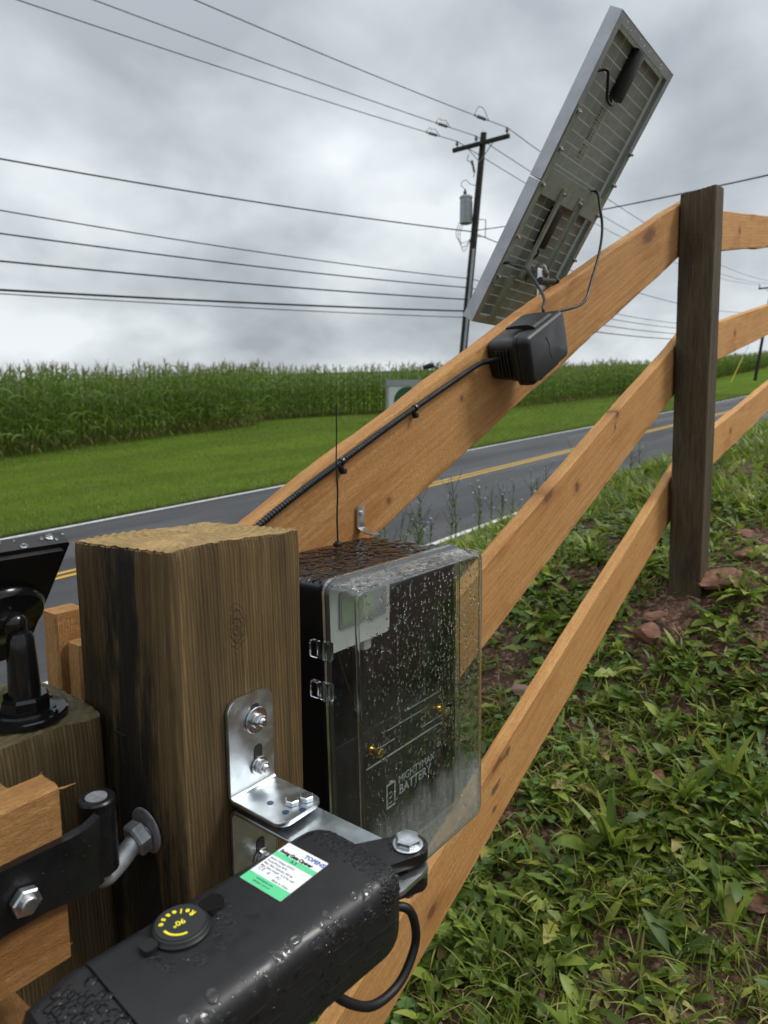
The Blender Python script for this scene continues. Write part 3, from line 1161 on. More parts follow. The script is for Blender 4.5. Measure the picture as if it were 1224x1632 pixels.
rock(2.19, .43, .115, .052, .030, -.75, 3, 'long flat red slab of rock leaning at the foot of the dark fence post', .6, -.12)
rock(2.40, .40, .085, .05, .026, -.4, 5, 'pale flat rock just behind the long red slab by the fence post', .5, .1)
rock(1.92, .565, .042, .036, .036, .3, 8, 'rounded red rock sitting in the weeds downhill of the fence post', .5)
rock(2.0, .575, .045, .024, .017, -.6, 12, 'thin flat red rock just above the rounded one', .8)
rock(2.28, .345, .034, .028, .026, .8, 15, 'chunky orange red rock at right edge beside the slab', .6)
rock(2.36, .34, .03, .026, .02, .2, 17, 'small rough rock touching the chunky one at right', .6)
rock(2.62, .47, .06, .035, .022, -.5, 19, 'brown rock half buried in the dug soil uphill of the post', .5)
rock(2.75, .36, .05, .03, .02, .4, 23, 'reddish stone in the loose soil behind the fence post', .5)
rock(1.64, .80, .045, .03, .018, 1.0, 27, 'flat red stone in bare dirt between the lower two rails', .4)
rock(1.30, .165, .042, .025, .016, -.9, 31, 'pale grey stone in the weeds at the right edge', .5)
rock(1.235, .105, .026, .022, .018, .3, 33, 'whitish stone near the lower right corner', .5)
rock(1.50, .40, .03, .02, .014, .3, 37, 'dull red stone half hidden among weeds in mid slope', .5)


# ------------------------------------------------------------------ corn
def corn_edge(x):
    x = np.asarray(x, float)
    y = np.interp(x, [-40, 0, 8.5, 13.3, 20, 21.5, 24, 29, 31, 37, 56, 100, 170], [17, 18.6, 20.1, 21.3, 22.6, 24.4, 24.8, 23.2, 20.6, 18.7, 19.0, 21.7, 23])
    return y + .12 * np.sin(x * 1.7)


def corn_template(seed):
    r = np.random.default_rng(seed)
    ps = []
    Hc = r.uniform(2.25, 2.6)
    k = 11
    # stalk: two crossed tapering strips read as a round stem at this size
    for a0 in (0, pi / 2):
        ps.append((*leaf_batch(np.zeros((1, 3)), np.array([a0]), np.array([1.56]), np.array([.02]), np.array([Hc]), np.array([.014]),
                               [1.15, 1, .9, .7, .4], 0.0), 0))
    zz = np.linspace(.30, Hc * .93, k) + r.normal(0, .03, k)
    ya = (np.arange(k) % 2) * pi + r.normal(0, .45, k) + r.uniform(0, 6)
    L = np.interp(np.linspace(0, 1, k), [0, .35, .7, 1], [.55, .85, .75, .40]) * r.uniform(.85, 1.15, k)
    pos = np.stack([0 * zz, 0 * zz, zz], 1)
    ps.append((*leaf_batch(pos, ya, r.uniform(.95, 1.3, k), r.uniform(1.5, 2.6, k), L, r.uniform(.030, .045, k), [.5, 1, .95, .6, .03], .35,
                           r.normal(0, .35, k)), 0))
    k2 = 3
    ps.append((*leaf_batch(np.stack([np.zeros(k2), np.zeros(k2), r.uniform(.05, .4, k2)], 1), r.uniform(0, 6.28, k2), r.uniform(.2, .8, k2),
                           r.uniform(1.5, 2.4, k2), r.uniform(.3, .6, k2), r.uniform(.012, .022, k2), [.5, 1, 1, .7, .1], .5), 1))
    k3 = 6
    ps.append((*leaf_batch(np.tile([[0, 0, Hc * .97]], (k3, 1)), r.uniform(0, 6.28, k3), r.uniform(1.1, 1.5, k3), r.uniform(.2, .8, k3),
                           r.uniform(.20, .36, k3), np.full(k3, .010), [1, 1, .8, .5], 0.3), 2))
    # one ear of corn
    ps.append((*leaf_batch(np.array([[.015, 0, Hc * .42]]), np.array([r.uniform(0, 6.28)]), np.array([1.25]), np.array([.1]), np.array([.24]),
                           np.array([.028]), [.5, 1, .9, .3], .6), 0))
    return merge(ps)


CT = [corn_template(100 + i) for i in range(8)]
CMATS = ['corn_leaf', 'corn_dry', 'corn_tassel']
front, rest = [], []
xs_ = list(np.arange(3.0, 36, .21)) + list(np.arange(36, 60, .34)) + list(np.arange(60, 125, .55)) + list(np.arange(125, 260, 1.1))
for x in xs_:
    for row in range(7):
        if (x > 36 and row > 4) or (x > 60 and row > 3) or (x > 125 and row > 2):
            continue
        xx = x + random.uniform(-.07, .07)
        ye = float(corn_edge(xx)) + row * .72 + random.uniform(-.06, .06)
        zz = float(lawn_z(xx, ye)) - .02
        item = (xx, ye, zz, random.uniform(0, 6.28), random.uniform(.80, 1.0) * (.93 + .16 * float(vnoise(xx * .45, row * .6, 61))), random.randrange(8))
        (front if row == 0 and x < 35 else rest).append(item)
front_me = [npmesh('corn_plant', t[0], t[1], CMATS, t[2]) for t in CT]
for i, (xx, ye, zz, a, s, k) in enumerate(front):
    o = bpy.data.objects.new('corn_plant', front_me[k])
    COL.objects.link(o)
    o.location = (xx, ye, zz)
    o.rotation_euler = (random.uniform(-.04, .04), random.uniform(-.04, .04), a)
    o.scale = (s, s, s)
    tag(o, 'tall green corn plant in the front row of the field across the road', 'corn', 'corn plants along the front of the field')
parts = []
for (xx, ye, zz, a, s, k) in rest:
    tv, tf, tm = CT[k]
    ca, sa = cos(a) * s, sin(a) * s
    w = 1 + max(0, xx - 40) * .018
    v2 = np.stack([(tv[:, 0] * ca - tv[:, 1] * sa) * w + xx, (tv[:, 0] * sa + tv[:, 1] * ca) * w + ye, tv[:, 2] * s + zz], 1)
    parts.append((v2, tf, tm))
vs, fs, ms, b = [], [], [], 0
for v2, tf, tm in parts:
    vs.append(v2)
    fs.append(tf + b)
    ms.append(tm)
    b += len(v2)
obj('corn_field', npmesh('corn_field', np.concatenate(vs), np.concatenate(fs), CMATS, np.concatenate(ms)), kind='stuff',
    label='dense green rows of standing corn behind the front row', category='corn')


# ------------------------------------------------------------------ wildflowers by the road
def flower_mesh(name, mat, r, petals):
    mb = MB()
    for k in range(petals):
        a = 2 * pi * k / petals
        d_ = Vector((cos(a), sin(a), .25))
        s2_ = Vector((-sin(a), cos(a), 0))
        mb.add([Vector((0, 0, 0)), d_ * r * .6 + s2_ * r * .22, d_ * r, d_ * r * .6 - s2_ * r * .22], [(0, 1, 2, 3)])
    mb.lathe([(r * .16, -.1 * r), (r * .16, .15 * r), (r * .05, .2 * r)], (0, 0, 0), (0, 0, 1), 6)
    me = mb.mesh(name, 0)
    me.materials.append(M[mat])
    return me


fl_blue = flower_mesh('flower', 'chicory_blue', .017, 11)
fl_white = flower_mesh('flower', 'lace_white', .013, 9)
fl_yel = flower_mesh('flower', 'blossom_yellow', .02, 7)


def wildflower(x, y, h, seed, fl, name, label, cat, group):
    r = random.Random(seed)
    z = float(ground_z(x, y, False))
    root = thing(name, (x, y, z), label, cat, group)
    mb = MB()
    tips = []
    top = Vector((x + r.uniform(-.06, .06), y + r.uniform(-.06, .06), z + h))
    base = Vector((x, y, z - .01))
    mb.tube(bez([base, base.lerp(top, .5) + Vector((r.uniform(-.02, .02), r.uniform(-.02, .02), 0)), top], 8), [.0055] * 4 + [.004] * 5, 4)
    tips.append(top)
    for k in range(r.randint(6, 10)):
        t = r.uniform(.3, .9)
        p0 = base.lerp(top, t)
        a = r.uniform(0, 6.28)
        l = r.uniform(.08, .22) * h / .6
        p1 = p0 + Vector((cos(a) * l * .6, sin(a) * l * .6, l))
        mb.tube([p0, p0.lerp(p1, .5) + Vector((0, 0, -.01)), p1], [.0036, .003, .0024], 3)
        tips.append(p1)
    nl = 30
    pos = np.array([[*(base.lerp(top, r.uniform(.02, .7)))] for _ in range(nl)])
    lv, lf = leaf_batch(pos, U(0, 6.28, nl), U(.2, 1.0, nl), U(.4, 1.4, nl), U(.04, .12, nl), U(.005, .012, nl), LANCE, .3)
    mb.add([tuple(q) for q in lv], [tuple(int(i) for i in q) for q in lf])
    obj('stem', mb, 'weed_stem', root)
    first = True
    for tp in tips:
        if not first and r.random() < .55:
            continue
        first = False
        o = obj('flower', fl, None, root, mtx=Matrix.Translation(tp) @ Matrix.Rotation(r.uniform(-.7, .7), 4, 'X') @ Matrix.Rotation(r.uniform(-.7, .7), 4, 'Y'))


for i in range(46):
    x = 4.2 + 9.5 * random.random() ** 1.2
    y = 4.72 - abs(random.gauss(0, .45))
    wildflower(x, y, random.uniform(.45, .85), i, fl_blue if i % 3 else fl_white,
               'chicory_plant' if i % 3 else 'white_wildflower',
               'thin tall chicory with pale blue flowers at the road edge' if i % 3 else 'thin tall weed with small white flower heads at the road edge',
               'wildflower', 'blue chicory along the road edge' if i % 3 else 'white wildflowers along the road edge')
wildflower(5.15, 4.1, .62, 99, fl_yel, 'yellow_wildflower', 'single yellow-flowered weed standing above the clear-lidded box', 'wildflower', None)

# ================================================================== UTILITY POLES AND WIRES
PT = Vector((24.251, 14.178, 11.737))
LEAN = Vector((.0488, -.0625, 1.0))          # metres sideways for each metre up


def on_pole(h):
    return PT - LEAN * h


LEFT = Vector((-.616, .788, 0))
pole = thing('utility_pole', on_pole(11.35), 'dark wooden utility pole with a transformer, leaning behind the solar panel', 'utility pole')
mb = MB()
mb.tube([on_pole(h) for h in (11.7, 8, 4, 1, 0)], [.165, .15, .135, .12, .115], 14)
obj('pole', mb, 'creosote', pole)
mb = MB()
CA = on_pole(.42) + Vector((-.18, 0, 0))
mb.box((CA.x - .06, CA.y - 1.22, CA.z - .07), (CA.x + .06, CA.y + 1.2, CA.z + .07), .008)
obj('crossarm', mb, 'creosote', pole)
for s in (-1, 1):
    mb = MB()
    mb.cyl(CA + Vector((.02, s * .55, -.06)), on_pole(1.05) + Vector((-.1, 0, 0)), .018, 6)
    obj('brace', mb, 'dull_zinc', pole)
ins_y = (-1.12, .18, 1.02)
for dy in ins_y:
    mb = MB()
    mb.lathe([(.02, 0), (.02, .08), (.06, .09), (.065, .13), (.04, .15), (.05, .18), (.045, .22), (.03, .25)], CA + Vector((0, dy, .07)), (0, 0, 1), 10)
    obj('insulator', mb, 'porcelain', pole)
TC = on_pole(2.75) + Vector((-.22, .34, 0))
mb = MB()
mb.lathe([(.20, -.5), (.23, -.48), (.23, .42), (.25, .43), (.25, .47), (.2, .52), (.05, .55)], TC, (0, 0, 1), 18)
for k in range(6):
    a = radians(200 + k * 24)
    mb.box((TC.x + cos(a) * .235 - .012, TC.y + sin(a) * .235 - .012, TC.z - .4), (TC.x + cos(a) * .235 + .012, TC.y + sin(a) * .235 + .012, TC.z + .3))
tr_o = obj('transformer', mb, 'transformer_grey', pole)
mb = MB()
mb.lathe([(.05, .52), (.05, .56), (.08, .58), (.05, .62), (.08, .65), (.05, .69), (.03, .78)], TC + Vector((0, .05, 0)), (0, 0, 1), 10)
obj('bushing', mb, 'porcelain', tr_o)
mb = MB()
mb.tube(bez([TC + Vector((0, .05, .76)), TC + Vector((-.05, .2, .95)), TC + Vector((0, .05, 1.1)), TC + Vector((.1, -.12, .95)), on_pole(1.9)], 24), .012, 5)
for dx in (-.15, 0, .14):
    mb.tube(bez([TC + Vector((dx, .2, -.45)), TC + Vector((dx - .05, .3, -.9)), TC + Vector((dx * .4, .1, -1.35 - dx)), TC + Vector((.1, -.2, -1.05)), on_pole(3.7)], 24), .012, 5)
obj('lead_wire', mb, 'wire_dark', pole)
mb = MB()
B0 = on_pole(3.1)
mb.tube([B0, B0 + Vector((.25, -.3, 0)), B0 + Vector((.25, -.3, -.62)), B0 + Vector((0, 0, -.62))], .022, 6)
obj('standoff_bracket', mb, 'dull_zinc', pole)
mb = MB()
CT0 = on_pole(.95) + Vector((-.15, .32, 0))
mb.cyl(CT0, CT0 + Vector((.03, -.1, -.42)), .045, 8)
mb.tube(bez([CT0 + Vector((0, .15, .25)), CT0 + Vector((0, .2, .05)), CT0 + Vector((0, .06, -.05)), CT0 + Vector((.03, -.1, -.4)), CT0 + Vector((.05, -.05, -.6))], 16), .015, 5)
obj('fuse_cutout', mb, 'porcelain', pole)
mb = MB()
mb.tube([on_pole(11.5) + Vector((-.1, -.1, 0)), on_pole(4.2) + Vector((-.085, -.085, 0))], .05, 8)
obj('cable_riser', mb, 'transformer_grey', pole)

# far pole
FB = Vector((90.59, 16.23, 4.45))
FT = Vector((91.25, 15.35, 15.5))
fpole = thing('utility_pole', FB, 'small distant utility pole beyond the fence at the right edge', 'utility pole')
mb = MB()
mb.tube([FB - (FT - FB) * .04, FB.lerp(FT, .5), FT], [.19, .16, .13], 10)
obj('pole', mb, 'creosote', fpole)
FA = FB.lerp(FT, .955)
mb = MB()
mb.box((FA.x - .2, FA.y - 1.2, FA.z - .08), (FA.x - .06, FA.y + 1.3, FA.z + .08))
obj('crossarm', mb, 'creosote', fpole)
for dy in (-1.1, .2, 1.2):
    mb = MB()
    mb.lathe([(.03, 0), (.07, .1), (.05, .25), (.06, .35), (.03, .4)], FA + Vector((-.13, dy, .08)), (0, 0, 1), 8)
    obj('insulator', mb, 'porcelain', fpole)
for s in (-1, 1):
    mb = MB()
    mb.cyl(FA + Vector((-.13, s * .55, -.06)), FB.lerp(FT, .89), .025, 6)
    obj('brace', mb, 'dull_zinc', fpole)
mb = MB()
GA = Vector((84.5, 17.6, 4.0))
mb.cyl(FB.lerp(FT, .8), GA, .02, 5)
gw = obj('guy_wire', mb, 'wire_alu', fpole)
mb = MB()
mb.cyl(GA, GA.lerp(FB.lerp(FT, .8), .34), .05, 6)
obj('guard', mb, 'guard_yellow', gw)


def wire(name, p0, p1, k, r, label, mat, s1=1.0, insul=None, n=36):
    """sagging wire: p0 at the pole, through p1, on to parameter s1"""
    p0, p1 = Vector(p0), Vector(p1)

    def at(s):
        return p0 + (p1 - p0) * s + Vector((0, 0, k * (s * s - s)))

    mb = MB()
    mb.tube([at(s1 * i / n) for i in range(n + 1)], r, 5)
    o = obj(name, mb, mat)
    tag(o, label, 'wire')
    if insul:
        a, b2 = at(insul[0]), at(insul[1])
        d_ = (b2 - a)
        mb = MB()
        L_ = d_.length
        prof = [(.015, 0), (.026, L_ * .08), (.015, L_ * .14)]
        for j in range(5):
            t0 = .24 + j * .12
            prof += [(.028, L_ * t0), (.058, L_ * (t0 + .03)), (.058, L_ * (t0 + .06)), (.028, L_ * (t0 + .085))]
        prof += [(.02, L_ * .9), (.04, L_ * .94), (.02, L_)]
        mb.lathe(prof, a, d_, 8)
        obj('strain_insulator', mb, 'porcelain', o)
        mb = MB()
        mid = a.lerp(b2, .6) + Vector((0, 0, .34 if insul[2] else .14))
        mb.tube(bez([a, a.lerp(mid, .6) + Vector((0, 0, .1)), mid, b2.lerp(mid, .6) + Vector((0, 0, .1)), b2], 20), .011, 4)
        obj('jumper', mb, 'wire_dark', o)
    return o


def ca(dy):
    return CA + Vector((0, dy, .30))


WL = [('power_line', ca(-1.12), (11.6, 14.9, 11.25), .25, .014, 'highest of the bare wires running from the crossarm to the upper left', 'wire_alu', 2.6, (.085, .150, 1)),
      ('power_line', ca(.18), (10.3, 17.0, 11.36), .25, .014, 'middle of the three bare wires running from the crossarm to the upper left', 'wire_alu', 2.6, (.10, .155, 0)),
      ('power_line', ca(1.02), (9.05, 18.3, 11.27), .25, .014, 'lowest of the three bare wires running from the crossarm to the upper left', 'wire_alu', 2.6, (.06, .108, 0)),
      ('power_line', on_pole(3.55), (8.62, 19.0, 7.697), .45, .022, 'thick dark cable meeting the pole just below the transformer', 'wire_dark', 2.4, None),
      ('telephone_cable', on_pole(5.28), (8.53, 19.0, 6.447), .5, .017, 'thin cable, second below the transformer on the left', 'wire_dark', 2.4, None),
      ('telephone_cable', on_pole(5.62), (8.48, 19.0, 5.88), .4, .021, 'third cable below the transformer, ending in a small loop at the pole', 'wire_dark', 2.4, None),
      ('telephone_cable', on_pole(6.06), (8.43, 19.0, 5.199), .3, .025, 'fourth cable below the transformer, above the lowest pair', 'wire_dark', 2.4, None),
      ('telephone_cable', on_pole(6.50), (8.37, 19.0, 4.482), .2, .032, 'thickest, upper cable of the lowest pair left of the pole', 'wire_dark', 2.4, None),
      ('telephone_cable', on_pole(6.74), (8.365, 19.0, 4.387), .2, .015, 'thin lowest cable left of the pole', 'wire_alu', 2.4, None)]
for w in WL:
    wire(*w[:7], s1=w[7], insul=w[8])
FAx = Vector((91.1, FA.y, FA.z + .45))
WR = [(ca(-1.12), FAx + Vector((0, -1.1, 0)), 5.0, .016, 'wire from the right crossarm tip descending behind the solar panel to the far pole'),
      (ca(.18), FAx + Vector((0, .2, 0)), 5.0, .016, 'wire from mid crossarm descending behind the solar panel to the far pole'),
      (ca(1.02), FAx + Vector((0, 1.2, 0)), 5.0, .016, 'wire from the left crossarm tip descending behind the solar panel to the far pole'),
      (on_pole(3.6), FB.lerp(FT, .72), 4.4, .02, 'highest cable seen between top and middle rails, running to the far pole'),
      (on_pole(5.28), FB.lerp(FT, .62), 4.2, .018, 'second cable between top and middle rails, running to the far pole'),
      (on_pole(5.62), FB.lerp(FT, .58), 4.0, .02, 'third cable between top and middle rails, running to the far pole'),
      (on_pole(6.06), FB.lerp(FT, .54), 3.8, .024, 'fourth cable between top and middle rails, running to the far pole'),
      (on_pole(6.50), FB.lerp(FT, .50), 3.6, .028, 'lowest thick cable between top and middle rails, running to the far pole')]
for i, (a, b2, k, r, lb) in enumerate(WR):
    wire('power_line' if i < 4 else 'telephone_cable', a, b2, k, r, lb, 'wire_alu' if i < 3 else 'wire_dark')
wire('service_drop', on_pole(3.5), (16.4, 3.0, 6.138), .35, .017, 'single wire rising to the right above the dark fence post', 'wire_dark', 1.8)

# ------------------------------------------------------------------ sign at the corn
SG = Vector((24.75, 17.65, 0))
gz0 = float(lawn_z(SG.x, SG.y))
sign = thing('roadside_sign', (SG.x, SG.y, gz0), 'white roadside sign box with a dark green emblem, half hidden behind the top rail', 'sign')
# the face looks down the road towards the camera
fx = Vector((.62, -.785, 0))
ff_ = Vector((-.785, -.62, 0))
SW, SH0, SH1 = 2.35, .25, 1.88
c0 = SG + Vector((0, 0, gz0))
def sb(mb, x0, x1, y0, y1, z0, z1):
    P8 = [c0 + fx * a + ff_ * b_ + Vector((0, 0, c_z)) for c_z in (z0, z1) for (a, b_) in ((x0, y0), (x1, y0), (x1, y1), (x0, y1))]
    mb.add(P8, [(0, 1, 2, 3), (7, 6, 5, 4), (0, 4, 5, 1), (1, 5, 6, 2), (2, 6, 7, 3), (3, 7, 4, 0)])
mb = MB(); sb(mb, -SW / 2, SW / 2, -.14, .12, SH0, SH1 - .25); obj('panel', mb, 'sign_white', sign)
mb = MB(); sb(mb, -SW / 2 - .06, SW / 2 + .06, -.2, .18, SH1 - .25, SH1); obj('cap', mb, 'sign_cap', sign)
for s in (-1, 1):
    mb = MB(); sb(mb, s * SW / 2 - .05, s * SW / 2 + .05, -.16, .15, -.05, SH1 - .252); obj('post', mb, 'sign_cap', sign)
mb = MB()
mb.lathe([(.60, 0), (.60, .012)], c0 + fx * -.30 + ff_ * .122 + Vector((0, 0, .98)), ff_, 40)
obj('emblem', mb, 'sign_green', sign)
mb = MB()
LP = c0 + fx * 1.10 + Vector((0, 0, SH1 - .27))
mb.tube(bez([LP, LP + Vector((0, 0, .4)), LP + Vector((0, 0, .75)) - fx * .1, LP + Vector((0, 0, .85)) - fx * .35], 12), .03, 6)
mb.tube([LP + Vector((0, 0, .88)) - fx * .28, LP + Vector((0, 0, .86)) - fx * .45, LP + Vector((0, 0, .78)) - fx * .75], [.10, .13, .09], 10)
obj('sign_lamp', mb, 'black_iron', sign)

# ================================================================== FENCE
AL = atan(.435)


def sawn_board(L, W, T, seed, r=.0025, wane=.001, step=.018, crown=0.0):
    """board along +X, top edge at z=0, front face at y=0, back at y=T"""
    rr = np.random.default_rng(seed)
    prof = []
    ny, nz = 5, 12
    for k in range(nz + 1):
        prof.append((0, -r - (W - 2 * r) * k / nz))
    for k in range(ny + 1):
        prof.append((r + (T - 2 * r) * k / ny, -W))
    for k in range(nz + 1):
        prof.append((T, -W + r + (W - 2 * r) * k / nz))
    for k in range(ny + 1):
        prof.append((T - r - (T - 2 * r) * k / ny, 0))
    prof = np.array(prof)
    n = len(prof)
    xs = np.linspace(0, L, max(3, int(L / step)))
    X = np.repeat(xs[:, None], n, 1)
    Yp = np.repeat(prof[None, :, 0], len(xs), 0)
    Zp = np.repeat(prof[None, :, 1], len(xs), 0)
    top = (Zp > -W * .5)
    w1 = (vnoise(X * 7, 0 * X + seed, 3) - .5) * wane * 3 + (vnoise(X * 60, Yp * 300 + seed, 4) - .5) * .0012
    w2 = (vnoise(X * 6, 0 * X + seed + 9, 5) - .5) * wane * 3 + (vnoise(X * 60, Yp * 300 + seed + 5, 6) - .5) * .0012
    edge_ = np.clip(1 - np.minimum(np.abs(Zp), np.abs(Zp + W)) / (W * .45), 0, 1)
    Zp = Zp + np.where(top, w1, w2) * edge_
    if crown:
        Zp = Zp + crown * 4 * (X / L) * (1 - X / L) * np.clip(1 + Zp / W, 0, 1)
    Yp = Yp + (vnoise(X * 45, Zp * 160 + seed, 7) - .5) * .0011 + (vnoise(X * 2.2, Zp * 3 + seed, 8) - .5) * .004
    X = X + np.where(np.arange(len(xs))[:, None] == 0, (vnoise(Zp * 200, Yp * 200, seed) - .5) * .004, 0)
    v = np.stack([X.ravel(), Yp.ravel(), Zp.ravel()], 1)
    mb = MB()
    fs = []
    ns = len(xs)
    for i in range(ns - 1):
        for k in range(n):
            a, b = i * n + k, i * n + (k + 1) % n
            fs.append((a, a + n, b + n, b))
    fs.append(tuple(range(n)))
    fs.append(tuple(reversed(range((ns - 1) * n, ns * n))))
    mb.add(v.tolist(), fs)
    return mb


def sawn_post(x0, x1, y0, y1, z0, ztop, r, amp, seed, lean=None, nz=110, dens=360, ridge=420):
    """post with rounded corners, raised grain on the sides and a rough sawn top"""
    pts = []
    w, d_ = x1 - x0, y1 - y0
    base = rrect(w, d_, r, 4, (x0 + x1) / 2, (y0 + y1) / 2)
    per = []
    for i in range(len(base)):
        a = np.array(base[i])
        b = np.array(base[(i + 1) % len(base)])
        m_ = max(1, int(np.hypot(*(b - a)) * dens))
        for k in range(m_):
            per.append(a + (b - a) * k / m_)
    per = np.array(per)
    n = len(per)
    tang = np.roll(per, -1, 0) - np.roll(per, 1, 0)
    tang /= np.hypot(tang[:, 0], tang[:, 1])[:, None]
    nor = np.stack([tang[:, 1], -tang[:, 0]], 1)
    s = np.concatenate([[0], np.cumsum(np.hypot(*(np.diff(per, axis=0).T)))])
    zt = ztop(per[:, 0], per[:, 1])
    tt = np.linspace(0, 1, nz) ** .7
    Z = z0 + (zt[None] - z0) * tt[:, None]
    S = np.repeat(s[None], nz, 0)
    disp = amp * ((vnoise(S * ridge + .9 * vnoise(S * 20, Z * 4, seed + 4), Z * 2.2, seed) - .5) * 1.4 + (vnoise(S * 60, Z * 3, seed + 1) - .5) * 1.2
                  + (vnoise(S * 500, Z * 60, seed + 2) - .5) * .7)
    disp[-1] -= .0008
    disp[-1] += amp * .4 * (vnoise(s * 900, s * 0, seed + 3) - .5)
    Zt = Z.copy()
    Zt[-1] += .0011 * (vnoise(s * 260, s * 0 + 3, seed + 5) - .6)
    Zt[-2] = np.minimum(Zt[-2], Zt[-1] - .001)
    X = per[None, :, 0] + nor[None, :, 0] * disp
    Y = per[None, :, 1] + nor[None, :, 1] * disp
    rows = [np.stack([X[i], Y[i], Zt[i]], 1) for i in range(nz)]
    cx, cy = (x0 + x1) / 2, (y0 + y1) / 2
    for q in (.985, .95, .9, .84, .76, .68, .6, .5, .4, .3, .2, .1):
        xx = cx + (per[:, 0] - cx) * q
        yy = cy + (per[:, 1] - cy) * q
        zz = ztop(xx, yy) + .0009 * (vnoise(xx * 500, yy * 500, seed + 6) - .5) + .0008 * np.sin(np.hypot(xx - cx - .02, yy - cy - .03) * 900)
        rows.append(np.stack([xx, yy, zz], 1))
    v = np.concatenate(rows)
    if lean is not None:
        lx_, ly_ = lean(v[:, 2])
        v[:, 0] += lx_
        v[:, 1] += ly_
    nr = len(rows)
    a = np.arange(nr * n).reshape(nr, n)
    f = np.stack([a[:-1].ravel(), np.roll(a[:-1], -1, 1).ravel(), np.roll(a[1:], -1, 1).ravel(), a[1:].ravel()], 1)
    mb = MB()
    mb.v = v.tolist()
    mb.f = [tuple(q) for q in f.tolist()] + [tuple(a[-1].tolist())]
    mb.mi = [0] * len(mb.f)
    return mb


fence = thing('board_fence', (2.07, .54, .95), 'orange rough-sawn three-rail board fence climbing the slope with dark post', 'fence')
far_mb = sawn_post(2.025, 2.117, .488, .578, .55, lambda x, y: 2.062 + .12 * (x - 2.03) + .13 * (.578 - y) + 0 * x, .006, .0009, 40,
                   lambda z: ((2.05 - z) * .075, (z - 2.05) * .010), 90)
obj('post', far_mb, 'far_post_wood', fence, smooth=40)
far2 = sawn_post(4.60, 4.69, .488, .578, 1.0, lambda x, y: 2.52 + 0 * x, .006, .0009, 44, None, 30, 90)
obj('post', far2, 'far_post_wood', fence, smooth=40)

R = {}


def rail(key, x0, ztop0, slope, L, W, T, seed, mat, y=.581, wane=.001, yaw=0.0, crown=0.0):
    a = atan(slope)
    mt = Matrix.Translation((x0, y, ztop0)) @ Matrix.Rotation(yaw, 4, 'Z') @ Matrix.Rotation(-a, 4, 'Y')
    R[key] = mt
    return obj('rail', sawn_board(L, W, T, seed, wane=wane, crown=crown), mat, fence, smooth=40, mtx=mt)


wood_rail('rail_wood_top', .97, knots=[(.245, -.098, .006, 1.0), (.475, -.043, .005, 1.0), (1.42, -.015, .02, 3.0)], stains=[(.335, -.004, .005, 4)])
wood_rail('rail_wood_mid', 1.05, knots=[(1.155, -.06, .013, 1.0), (1.02, -.008, .012, 2.5), (1.42, -.006, .01, 1.5)], stains=[(1.40, -.03, .012, 1.2)])
wood_rail('rail_wood_low', 1.10, knots=[(.555, -.078, .011, 1.9), (.82, -.01, .008, 3.0)], stains=[(.86, -.02, .010, 3), (.80, -.05, .011, 2.2), (.78, -.09, .010, 2), (1.62, -.03, .004, 1)])
wood_rail('rail_wood_pale', 1.14, knots=[(.62, -.06, .012, 1.4)])
rail('top', .492, 1.364, .436, 1.803, .1285, .027, 51, 'rail_wood_top', wane=.0013, crown=.015)
rail('mid', .335, .931, .4285, 2.020, .137, .027, 52, 'rail_wood_mid')
rail('low', .335, .513, .440, 2.070, .130, .027, 53, 'rail_wood_low')
rail('top_r', 2.155, 2.060, .187, 2.64, .122, .027, 54, 'rail_wood_pale', wane=.0018)
rail('mid_r', 2.200, 1.719, .177, 2.64, .126, .027, 55, 'rail_wood_pale')
rail('low_r', 2.240, 1.359, .188, 2.64, .128, .027, 56, 'rail_wood_pale')

# ------------------------------------------------------------------ gate post
gpost = thing('gate_post', (.37, .51, .1), 'big square sawn gate post with dark stains, standing left of the clear-lidded box', 'post')


def gp_top(x, y):
    return 1.392 - .055 * (y - .44) + .004 * sin(1) * 0 + .0015 * np.sin((x - .3) * 40) + 0 * x


obj('shaft', sawn_post(.30, .44, .44, .58, .05, gp_top, .004, .0007, 60, None, 110, 560, 330), 'gate_post_wood', gpost, smooth=45)
# whiskers of wood fibre along the sawn top edge
mb = MB()
rr = random.Random(4)
for k in range(220):
    side = rr.random()
    if side < .55:
        p = Vector((rr.uniform(.302, .438), .4395, 0)); out = Vector((rr.uniform(-.5, .5), -1, 0))
    else:
        p = Vector((.2995, rr.uniform(.442, .578), 0)); out = Vector((-1, rr.uniform(-.5, .5), 0))
    if rr.random() < .35:
        p = Vector((rr.uniform(.302, .438), rr.uniform(.442, .578), 0)); out = Vector((rr.uniform(-1, 1), rr.uniform(-1, 1), 0))
    p.z = float(gp_top(p.x, p.y)) - .001
    l = rr.uniform(.0008, .003)
    mb.tube([p, p + out.normalized() * l * .6 + Vector((0, 0, rr.uniform(-.2, .8) * l))], [.00028, .00008], 3)
obj('wood_fibre', mb, 'straw_splinter', gpost, kind='stuff')
# a short saw cut on the left face
mb = MB()
mb.box((.2985, .5185, 1.196), (.3001, .5197, 1.224))
mb.box((.2985, .512, 1.2235), (.3001, .531, 1.2247))
obj('saw_mark', mb, 'print_black', gpost)

# lower post in front of the driveway side
spost = thing('short_post', (.23, .605, .1), 'lower square post at the left edge that carries the black swivel mount', 'post')
sp_mb = sawn_post(.155, .2965, .535, .675, .05, lambda x, y: 1.2415 - .03 * np.clip((x - .27), 0, 1) - .25 * np.clip(np.hypot(x - .23, y - .6) - .07, 0, 1) + 0 * x, .014, .0008, 70, None, 60, 420, 330)
obj('shaft', sp_mb, 'short_post_wood', spost, smooth=45)

